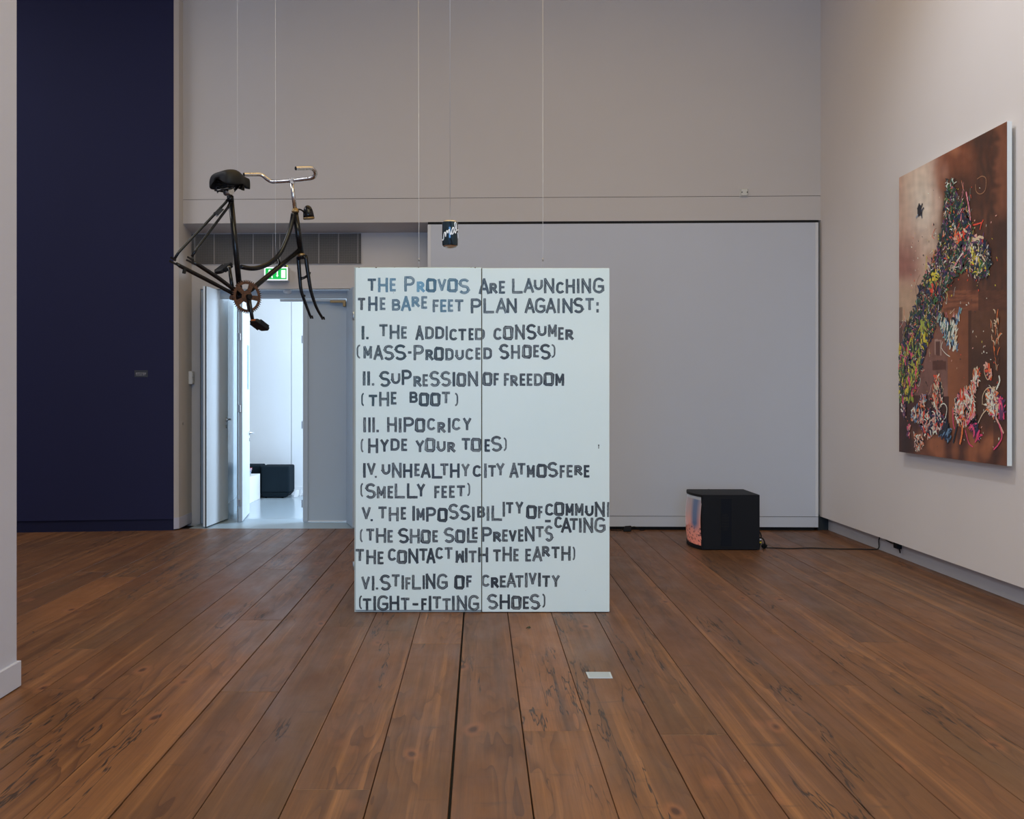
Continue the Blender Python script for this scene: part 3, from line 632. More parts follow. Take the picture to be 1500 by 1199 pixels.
def bg(px, py):
    n1 = nz(px*.022, py*.012, 1); n2 = nz(px*.06, py*.03, 5); n3 = nz(px*.2, py*.05, 9); n4 = nz(px*.09, py*.12, 13)
    y0 = py
    c = S(112, 68, 46)
    sky = lerp(S(150, 108, 92), S(178, 152, 132), .5+n1*1.6)
    gl = math.exp(-((px-1352)/22)**2-((py-300)/60)**2); sky = lerp(sky, S(186, 172, 156), gl*1.1)
    sky = lerp(sky, S(125, 76, 68), sstep(330, 390, py)*(1-sstep(395, 425, py))*sstep(1365, 1330, px)*.8 if py < 430 else 0)
    sky = lerp(sky, S(165, 140, 115), sstep(400, 440, py)*.8)
    brown = lerp(S(108, 62, 42), S(72, 44, 32), .5+n1*1.9); brown = lerp(brown, S(140, 88, 62), max(0, n2*1.3)); 
    dark = S(58, 38, 30)
    c = lerp(sky, brown, sstep(1362, 1386, px+n2*14+(py-300)*.04))
    c = lerp(c, dark, sstep(1405, 1430, px+n1*16)*(.85+n3*.35)); c = lerp(c, S(112, 68, 48), sstep(1452, 1466, px+n4*8)*(1-sstep(300, 330, py))*.7)
    # pedestal
    if 425 < py < 462 and px > 1386-(py-425)*.15: c = lerp(S(122, 74, 52), S(92, 54, 38), .5+nz(px*.05, py*.35, 2)*1.4)
    if 425 < py < 462 and px > 1433: c = lerp(c, S(66, 42, 31), .75)
    if py >= 455 and 1388 < px < 1422: c = lerp(S(128, 78, 52), S(104, 62, 42), (px-1388)/34+n3*.5)
    if py >= 455 and px >= 1422: c = lerp(S(84, 54, 38), S(62, 40, 30), .5+n1*1.5+n3*.3)
    if py >= 455 and 1418 < px < 1423: c = S(66, 40, 28)
    if 470 < py and px <= 1388: c = lerp(S(120, 86, 78), S(98, 68, 60), .5+n1*1.5)
    if py > 470 and 1345 < px <= 1388: c = lerp(S(112, 74, 60), c, sstep(480, 560, py+n2*20)); 
    if 497 < py < 520 and 1369 < px < 1379: c = S(146, 116, 104) if (px < 1370.5 or px > 1377 or py < 500) else S(84, 54, 46)
    if 528 < py < 542 and 1366 < px < 1386: c = S(78, 48, 40)
    if px < 1322 and 450 < py < 520: c = lerp(c, S(70, 50, 44), .6)
    hor = 577+(px-1317)*.05
    if py > hor and px < 1390: c = lerp(S(66, 40, 36), S(48, 32, 30), .5+n2*1.5)
    if py > 612: c = lerp(c, lerp(S(132, 80, 54), S(72, 44, 36), .5+n2*1.8+n3*.3), sstep(612, 640, py+n2*20)*sstep(1325, 1350, px))
    if py > 600 and px > 1455: c = lerp(c, S(58, 38, 34), .6)
    f = 1+n3*.16+n4*.12
    return tuple(max(0, v*f) for v in c)
g = MB(); GU, GV = 190, 250
for j in range(GV+1):
    for i in range(GU+1):
        Y = Yn+(Yf-Yn)*i/GU; z = Zb+(Zt-Zb)*j/GV; px, py = pxl(Y, z); g.c = (*bg(px, py), 1); g.pt((PXF, Y, z))
for j in range(GV):
    for i in range(GU): a = j*(GU+1)+i; g.face((a, a+GU+1, a+GU+2, a+1))
g.build('painted_surface', M['canvas'], pn)
PR = random.Random(11); im = MB(); lift = [0]
def stroke(px, py, L, wd, ang, col, bend=0):
    """ribbon of paint; sizes in metres on the canvas"""
    lift[0] = (lift[0]+1) % 40; h = .0015+lift[0]*.00012
    c = pp(px, py); n_ = 5; a = ang; P = []; y, z = -L/2*math.cos(a), -L/2*math.sin(a)
    for i in range(n_+1):
        t = i/n_; P.append((y, z)); y += L/n_*math.cos(a); z += L/n_*math.sin(a); a += bend/n_
    im.c = (*col, 1); L_, R_ = [], []
    for i, (y, z) in enumerate(P):
        q = P[min(i+1, n_)]; o = P[max(i-1, 0)]; dy, dz = q[0]-o[0], q[1]-o[1]; m_ = math.hypot(dy, dz) or 1
        ww = wd*(.35+.65*math.sin(math.pi*(i+.4)/(n_+.8)))*PR.uniform(.75, 1.2)
        ny, nz_ = -dz/m_*ww, dy/m_*ww
        Yc, Zc = min(max(c.y+y, Yn), Yf), min(max(c.z+z, Zb), Zt)
        L_.append(im.pt((PXF-h, min(max(Yc+ny, Yn), Yf), min(max(Zc+nz_, Zb), Zt)))); R_.append(im.pt((PXF-h, min(max(Yc-ny, Yn), Yf), min(max(Zc-nz_, Zb), Zt))))
    for i in range(n_): im.face((L_[i], L_[i+1], R_[i+1], R_[i]))
pal = dict(k=S(28, 28, 36), n=S(30, 42, 66), g=S(62, 96, 52), dg=S(34, 58, 44), y=S(186, 172, 52), yg=S(140, 150, 60), r=S(206, 66, 44), o=S(196, 104, 56), p=S(206, 120, 132), hp=S(200, 60, 104), w=S(206, 198, 184), c=S(188, 168, 140), b=S(92, 122, 150), v=S(84, 50, 84), br=S(74, 46, 36), pk=S(200, 150, 136), t=S(120, 150, 140), rg=S(134, 96, 70))
def cluster(poly, n, cols, L=(.02, .07), wd=(.003, .012), angs=(0, 3.14)):
    xs = [p[0] for p in poly]; ys = [p[1] for p in poly]; k_ = 0
    while k_ < n:
        x, y = PR.uniform(min(xs), max(xs)), PR.uniform(min(ys), max(ys)); ins = False; j = len(poly)-1
        for i in range(len(poly)):
            if (poly[i][1] > y) != (poly[j][1] > y) and x < (poly[j][0]-poly[i][0])*(y-poly[i][1])/(poly[j][1]-poly[i][1])+poly[i][0]: ins = not ins
            j = i
        if not ins: continue
        k_ += 1; stroke(x, y, PR.uniform(*L), PR.uniform(*wd), PR.uniform(*angs), pal[PR.choice(cols)], PR.uniform(-2, 2))
def path(pts, wd, col, n=4):
    P = smooth([Vector((a, b, 0)) for a, b in pts], n)
    for a, b in zip(P, P[1:]):
        A_, B_ = pp(a.x, a.y), pp(b.x, b.y); dy, dz = B_.y-A_.y, B_.z-A_.z
        stroke((a.x+b.x)/2, (a.y+b.y)/2, math.hypot(dy, dz)*1.5, wd, math.atan2(dz, dy), pal[col], 0)
body = [(1396, 264), (1404, 290), (1418, 300), (1424, 330), (1430, 350), (1446, 352), (1452, 376), (1450, 402), (1432, 410), (1410, 392), (1396, 410), (1384, 428), (1374, 470), (1362, 500), (1352, 530), (1340, 575), (1325, 590), (1318, 575), (1318, 520), (1326, 480), (1340, 450), (1352, 410), (1366, 380), (1376, 360), (1384, 320), (1386, 280)]
cluster(body, 1700, ['k', 'n', 'dg', 'g', 'k', 'dg', 'br', 'v', 'n'], (.03, .09), (.004, .014))
cluster(body, 2600, ['w', 'g', 'p', 'r', 'y', 'c', 'k', 'n', 'o', 'k', 'dg', 'pk', 't', 'v', 'w', 'n', 'br', 'dg'], (.012, .05), (.0015, .0055))
for _ in range(210):
    x, y = PR.choice([(PR.uniform(1386, 1424), PR.uniform(275, 400)), (PR.uniform(1356, 1400), PR.uniform(370, 470)), (PR.uniform(1322, 1362), PR.uniform(460, 580))])
    path([(x, y), (x+PR.uniform(-3, 3), y+PR.uniform(-9, 9)), (x+PR.uniform(-5, 5), y+PR.uniform(-16, 16))], PR.uniform(.0012, .0028), PR.choice(['w', 'w', 'c', 'pk', 'p', 'r', 'y', 't', 'k', 'o']))
cluster([(1318, 505), (1345, 478), (1362, 470), (1350, 530), (1338, 585), (1318, 590)], 420, ['y', 'yg', 'g', 'yg', 'dg', 'y', 'hp'], (.03, .09), (.004, .014), (.8, 2.4))
cluster([(1350, 470), (1358, 468), (1358, 498), (1350, 495)], 50, ['y', 'yg'], (.05, .12), (.008, .02), (1.2, 2))
cluster([(1364, 400), (1374, 398), (1374, 412), (1364, 414)], 40, ['y', 'yg'], (.04, .09), (.008, .016))
cluster([(1363, 410), (1372, 410), (1371, 428), (1364, 426)], 22, ['r', 'o'], (.04, .08), (.01, .018), (1, 2.1))
cluster([(1418, 368), (1446, 362), (1450, 400), (1422, 404)], 130, ['y', 'c', 'w', 'y', 'k', 'v'], (.03, .09), (.004, .010), (.6, 2.5))
cluster([(1424, 345), (1440, 345), (1440, 360), (1424, 362)], 40, ['c', 'v', 'c', 'pk'], (.04, .08), (.006, .012))
cluster([(1396, 338), (1416, 328), (1414, 352), (1398, 356)], 60, ['pk', 'o', 'r', 'c'], (.03, .07), (.006, .014))
cluster([(1386, 262), (1402, 262), (1402, 276), (1388, 278)], 45, ['w', 't', 'dg', 'k'], (.02, .05), (.002, .006))
path([(1386, 352), (1396, 346), (1410, 340), (1420, 330), (1428, 329), (1438, 326)], .006, 'r'); path([(1436, 336), (1438, 328), (1441, 322)], .006, 'r')
path([(1416, 282), (1421, 310), (1422, 335), (1416, 360), (1405, 380), (1398, 392)], .008, 'p'); path([(1412, 370), (1403, 382), (1394, 396), (1388, 410)], .006, 'w')
path([(1432, 262), (1439, 258), (1445, 262), (1444, 278), (1437, 284), (1431, 280), (1430, 270)], .0035, 'rg'); path([(1349, 402), (1345, 410), (1342, 425), (1344, 440)], .002, 'br'); path([(1369, 350), (1366, 345), (1370, 335)], .002, 'r')
# black bird, white diving bird
for d_ in range(14): stroke(1348+PR.uniform(-2, 2.5), 308+PR.uniform(-5, 5), PR.uniform(.04, .09), PR.uniform(.006, .014), PR.uniform(.7, 1.6), pal[PR.choice(['k', 'n', 'k'])])
path([(1349, 306), (1352, 298)], .008, 'k'); path([(1350, 310), (1354, 304)], .006, 'n'); path([(1346, 314), (1343, 319)], .005, 'b')
cluster([(1374, 460), (1386, 466), (1395, 470), (1404, 458), (1408, 452), (1406, 468), (1400, 482), (1403, 508), (1397, 512), (1388, 500), (1382, 485), (1376, 470)], 150, ['w', 't', 'w', 'b', 'k', 'c', 'dg'], (.03, .09), (.004, .012), (.8, 2.6))
path([(1407, 450), (1404, 466), (1401, 478)], .010, 'b'); path([(1382, 500), (1380, 510), (1386, 518), (1392, 522)], .003, 'w')
# farmyard birds along the bottom
cluster([(1322, 586), (1327, 590), (1328, 610), (1320, 614)], 50, ['w', 'pk', 'v', 'k'], (.02, .06), (.003, .008))
cluster([(1336, 596), (1346, 592), (1352, 576), (1358, 580), (1352, 600), (1347, 618), (1336, 616)], 130, ['w', 'b', 'pk', 'v', 'o', 'k'], (.02, .06), (.003, .009))
cluster([(1371, 548), (1375, 546), (1380, 562), (1382, 580), (1378, 596), (1367, 594), (1366, 576)], 150, ['w', 'o', 'pk', 'r', 'c', 'br', 'k'], (.02, .07), (.004, .010), (.8, 2.3))
cluster([(1348, 606), (1362, 598), (1376, 600), (1386, 616), (1376, 632), (1360, 640), (1350, 630)], 260, ['w', 'k', 'w', 'pk', 'v', 'r', 'n'], (.03, .08), (.003, .010))
cluster([(1384, 612), (1388, 618), (1394, 642), (1388, 645), (1376, 632)], 60, ['k', 'n', 'k', 'b'], (.04, .10), (.006, .014), (1.8, 2.6))
path([(1376, 604), (1378, 594), (1384, 591), (1388, 598), (1386, 612)], .005, 'w')
cluster([(1340, 634), (1352, 636), (1354, 655), (1342, 660)], 90, ['w', 'pk', 'k', 'o'], (.02, .05), (.003, .007))
cluster([(1329, 622), (1334, 622), (1333, 640), (1329, 638)], 30, ['hp', 'pk', 'v'], (.02, .05), (.003, .008))
cluster([(1401, 582), (1412, 572), (1422, 572), (1426, 548), (1435, 541), (1433, 560), (1427, 580), (1430, 606), (1424, 620), (1404, 622), (1398, 604)], 330, ['w', 'pk', 'c', 'p', 'r', 'w', 'k', 'o'], (.03, .09), (.003, .010), (.6, 2.5))
path([(1426, 560), (1430, 548), (1435, 542)], .008, 'r'); path([(1404, 618), (1400, 635), (1397, 648)], .012, 'k'); path([(1411, 615), (1410, 635), (1407, 650)], .012, 'o'); path([(1415, 630), (1420, 648), (1426, 654)], .005, 'hp')
cluster([(1420, 618), (1430, 612), (1436, 645), (1430, 640)], 50, ['k', 'n', 'v', 'hp'], (.04, .10), (.005, .012), (1.8, 2.6))
path([(1396, 600), (1397, 620), (1399, 628)], .006, 'hp')
cluster([(1444, 533), (1450, 534), (1454, 545), (1451, 556), (1445, 548)], 50, ['o', 'r', 'pk', 'k'], (.03, .06), (.004, .010)); path([(1444, 533), (1443, 545), (1448, 556), (1453, 550)], .004, 'c')
cluster([(1448, 566), (1458, 568), (1465, 590), (1462, 608), (1452, 606), (1445, 590)], 150, ['w', 'pk', 'c', 'o', 'w', 'v'], (.03, .08), (.003, .010))
path([(1440, 592), (1441, 578), (1448, 568), (1456, 570), (1457, 584), (1450, 594), (1441, 592)], .004, 'c'); path([(1460, 570), (1465, 558), (1464, 550)], .008, 'w')
cluster([(1464, 584), (1470, 585), (1471, 608), (1465, 606)], 40, ['hp', 'v', 'hp', 'n'], (.05, .10), (.006, .014), (1.2, 1.9)); path([(1458, 608), (1465, 622), (1471, 634)], .009, 'pk'); path([(1464, 620), (1469, 638), (1464, 650), (1457, 658)], .006, 'hp'); path([(1452, 607), (1462, 606), (1471, 604)], .004, 'hp')
path([(1432, 622), (1440, 606), (1448, 598), (1456, 590)], .005, 'c')
cluster([(1450, 470), (1460, 450), (1468, 480), (1462, 540), (1452, 520)], 40, ['o', 'c', 'br'], (.03, .08), (.002, .006), (1.2, 1.9))
for i in range(190):   # loose drips and flecks
    x, y = PR.choice([(PR.uniform(1345, 1462), PR.uniform(270, 450)), (PR.uniform(1320, 1472), PR.uniform(450, 655)), (PR.uniform(1335, 1385), PR.uniform(340, 430))])
    stroke(x, y, PR.uniform(.008, .02), PR.uniform(.002, .006), PR.uniform(0, 3.1), pal[PR.choice(['w', 'c', 'pk', 'r', 'y', 'k', 'w'])])
im.build('impasto_strokes', M['impasto'], pn)['kind'] = 'stuff'
# ------------------------------------------------------------------ text board (two doors set side by side)
YB = 6.084
def bd(px, py, off=0): return Vector(((px-VX)/FP*YB, YB-off, CH+(HY-py)/FP*YB))
xl, xm0, xm1, xr = bd(519.6, 0).x, bd(704.9, 0).x, bd(706.2, 0).x, bd(893, 0).x
zt_ = bd(0, 391.6).z
tb = thing('text_board', 'large white board of two old doors painted with black capitals standing on the floor', 'text board', ((xl+xr)/2, YB+.03, 0))
lp = MB().box(xl+.006, xm0, YB, YB+.026, .017, zt_-.002).build('door_panel', M['board'], tb, bevel=.0015)
rp = MB().box(xm1, xr, YB, YB+.040, .004, bd(0, 392.4).z).build('door_panel', M['board'], tb, bevel=.004)
MB().box(xl-.004, xm0+.001, YB+.014, YB+.040, .001, zt_+.004).build('rebated_edge', M['boardedge'], tb, bevel=.001)
M['gap'] = mat('brown_gap', (.10, .085, .06), .8); MB().box(xm0-.002, xm1+.002, YB+.012, YB+.038, .004, zt_-.004).build('seam_strip', M['gap'], tb)
for py in (462, 829):
    p = bd(517, py); h2 = MB(); h2.lathe([(-.026, .005), (-.024, .0065), (.024, .0065), (.026, .005)], (xl-.010, YB+.024, p.z), (0, 0, 1), 10); h2.box(xl-.008, xl+.0, YB+.022, YB+.026, p.z-.024, p.z+.024); h2.build('hinge', M['steel'], tb)
p = bd(877, 653); kh = MB(); kh.lathe([(0, .0042), (.0006, .0042)], (p.x, YB-.0001, p.z+.005), (0, -1, 0), 10); kh.box(p.x-.002, p.x+.002, YB-.0007, YB, p.z-.016, p.z+.004); kh.build('keyhole', M['dark'], tb)
M['chip'] = mat('bare_brown_chip', (.12, .07, .045), .8)
ch = MB()
for px, wpx, hpx in ((551, 3, 1.2), (526, 2, .8), (613, 2, .8), (696, 2.2, 1.4), (690, 1.2, .8), (578, 1, .5), (576.5, 1, .8)):
    py = 391.3 if px != 576.5 else 428.5; a = bd(px, py); k_ = YB/FP; ch.extrude([a+Vector((-wpx*k_/2, -.0006, .001)), a+Vector((wpx*k_/2, -.0006, .001)), a+Vector((wpx*k_*.2, -.0006, -hpx*k_)), a+Vector((-wpx*k_*.3, -.0006, -hpx*k_*.8))], (0, .0006, 0))
ch.build('chipped_spots', M['chip'], tb)['kind'] = 'stuff'
for px, ex in ((613.5, 611.3), (795.5, 795.2)):
    a = bd(px, 391.5); wv = MB(); top = Vector(((ex-VX)/FP*YB, YB+.02, 6.0))
    wv.tube([(a.x, YB+.02, a.z-.01), (a.x-.0, YB+.02, a.z+.045), tuple(top)], .0013, 6); wo = wv.build('suspension_wire', M['wire'], tb)
    MB().lathe([(0, .004), (.012, .005), (.02, .003)], (a.x, YB+.02, a.z+.04), (0, 0, 1), 8).build('wire_clamp', M['steel'], tb)
# --- glyphs: strokes in a unit box, y down
def arc(cx, cy, rx, ry, a0, a1, n=12): return [(cx+rx*math.cos(math.radians(a0+(a1-a0)*i/n)), cy+ry*math.sin(math.radians(a0+(a1-a0)*i/n))) for i in range(n+1)]
G = {
 'T': [[(0, 0), (1, 0)], [(.5, 0), (.5, 1)]], 'H': [[(0, 0), (0, 1)], [(0, .5), (1, .5)], [(1, 0), (1, 1)]],
 'E': [[(0, 0), (0, 1)], [(0, 0), (1, 0)], [(0, .5), (.85, .5)], [(0, 1), (1, 1)]], 'F': [[(0, 0), (0, 1)], [(0, 0), (1, 0)], [(0, .48), (.85, .48)]],
 'L': [[(0, 0), (0, 1)], [(0, 1), (1, 1)]], 'I': [[(.5, 0), (.5, 1)]], 'N': [[(0, 0), (0, 1)], [(0, 0), (1, 1)], [(1, 0), (1, 1)]],
 'M': [[(0, 0), (0, 1)], [(0, 0), (.5, .72)], [(.5, .72), (1, 0)], [(1, 0), (1, 1)]], 'W': [[(0, 0), (0, 1)], [(0, 1), (.5, .3)], [(.5, .3), (1, 1)], [(1, 0), (1, 1)]],
 'A': [[(.5, 0), (0, 1)], [(.5, 0), (1, 1)], [(.2, .70), (.8, .70)]], 'V': [[(0, 0), (.5, 1)], [(1, 0), (.5, 1)]], 'Y': [[(0, 0), (.5, .5)], [(1, 0), (.5, .5)], [(.5, .45), (.5, 1)]],
 'O': [[(.08, 0), (.92, 0), (1, .05), (1, .95), (.92, 1), (.08, 1), (0, .95), (0, .05), (.08, 0)]],
 'P': [[(0, 0), (0, 1)], [(0, 0), (.5, 0)]+arc(.55, .27, .45, .27, -90, 90, 10)+[(0, .54)]],
 'R': [[(0, 0), (0, 1)], [(0, 0), (.45, 0)]+arc(.48, .26, .42, .26, -90, 90, 10)+[(0, .52)], [(.35, .52), (1, 1)]],
 'B': [[(0, 0), (0, 1)], [(0, 0), (.5, 0)]+arc(.55, .24, .37, .24, -90, 90, 8)+[(.0, .48)], [(.0, .48), (.55, .48)]+arc(.6, .74, .40, .26, -90, 90, 8)+[(0, 1)]],
 'D': [[(0, 0), (0, 1)], [(0, 0), (.4, 0)]+arc(.42, .3, .58, .3, -90, 0, 6)+arc(.42, .7, .58, .3, 0, 90, 6)+[(0, 1)]],
 'S': [arc(.5, .25, .5, .25, -25, -180, 10)+arc(.5, .25, .5, .25, 180, 110, 4)+arc(.5, .75, .5, .25, -70, 0, 4)+arc(.5, .75, .5, .25, 0, 155, 10)],
 'C': [arc(.55, .32, .5, .32, -25, -180, 10)+arc(.55, .68, .55, .32, 180, 25, 10)],
 'G': [arc(.55, .32, .5, .32, -25, -180, 10)+arc(.55, .68, .55, .32, 180, 70, 8)+[(1, .85), (1, .56)], [(.55, .56), (1, .56)]],
 'U': [[(0, 0), (0, .62)]+arc(.5, .62, .5, .38, 180, 0, 10)+[(1, 0)]],
 '(': [arc(1, .3, 1, .3, -90, -180, 6)+arc(1, .7, 1, .3, 180, 90, 6)], ')': [arc(0, .3, 1, .3, -90, 0, 6)+arc(0, .7, 1, .3, 0, 90, 6)],
 '.': [[(.5, 0), (.5, 1)]], '-': [[(0, .5), (1, .5)]], ':': [[(.5, 0), (.5, .12)], [(.5, .88), (.5, 1)]]}
LR = random.Random(3)
def letter(mb, ch, x0, x1, y0, y1, hw, col, seed, var):
    K = YB/FP
    w_, h_ = x1-x0, y1-y0
    if ch == 'I': hw = min(hw*1.1, w_/2) if w_ > 1 else hw
    if ch in '.': hw = w_/2
    ix, iy = min(hw, w_/2), min(hw, h_/2)
    if ch in '()': ix = min(1.0, w_/2); hw = 1.15; iy = hw
    if ch == '-': iy = h_/2; hw = h_/2
    for si, st in enumerate(G[ch]):
        P = [(x0+ix+u*(w_-2*ix), y0+iy+v*(h_-2*iy)) for u, v in st]
        lf = .0004+.00010*((si+seed) % 4)+.00002*seed % .0001
        if len(P) == 2:                                     # straight: subdivide with slight wobble, square ends
            (ax, ay), (bx, by) = P; L = math.hypot(bx-ax, by-ay) or .01; dx, dy = (bx-ax)/L, (by-ay)/L
            ext = hw*.92 if ch not in '.:' else 0
            if ch == '.' : ext = 0; 
            if ch == ':': ext = hw
            ax -= dx*ext; ay -= dy*ext; bx += dx*ext; by += dy*ext
            if ch == '.': ax, ay, bx, by, dx, dy = (x0+x1)/2, y0, (x0+x1)/2, y1, 0, 1
            L = math.hypot(bx-ax, by-ay); n_ = max(2, int(L/2.5)); wob = LR.uniform(-.25, .25)
            P = [(ax+(bx-ax)*i/n_-dy*wob*math.sin(math.pi*i/n_), ay+(by-ay)*i/n_+dx*wob*math.sin(math.pi*i/n_)) for i in range(n_+1)]
        m = len(P); s_ = LR.uniform(0, 9); cl = P[0] == P[-1]; ids = []; thin = 1 if ch != 'S' else 1.0
        dist = 0
        for i, (x, y) in enumerate(P):
            if i: dist += math.hypot(x-P[i-1][0], y-P[i-1][1])
            if cl and i in (0, m-1): a, b = P[-2], P[1]
            else: a, b = P[max(i-1, 0)], P[min(i+1, m-1)]
            dx, dy = b[0]-a[0], b[1]-a[1]; L = math.hypot(dx, dy) or 1; nx, ny = -dy/L, dx/L
            if 0 < i < m-1 or cl:                            # mitre
                p_, q_ = (P[i-1] if i else P[-2]), (P[i+1] if i < m-1 else P[1])
                e1 = (x-p_[0], y-p_[1]); l1 = math.hypot(*e1) or 1; mi = 1/max(.6, abs((-e1[1]/l1)*nx+(e1[0]/l1)*ny))
            else: mi = 1
            hh = hw*mi*(1 if 0 < i < m-1 or cl else .93)*(1+.05*math.sin(dist*1.1+s_))
            row = []
            for v in (-1, -.5, 0, .5, 1):
                row.append((mb.pt(bd(x+nx*hh*v, y+ny*hh*v, lf)), (v, dist*.09+s_)))
            ids.append(row)
        for r0, r1 in zip(ids, ids[1:]):
            for j in range(4): mb.face((r0[j][0], r0[j+1][0], r1[j+1][0], r1[j][0]), (r0[j][1], r0[j+1][1], r1[j+1][1], r1[j][1]))
import re
def parse(s):
    out = []
    for tok in s.split():
        m_ = re.match(r'^(.)(\d+),(\d+),(\d+),(\d+)$', tok); out.append((m_.group(1), *[int(v) for v in m_.groups()[1:]]))
    return out
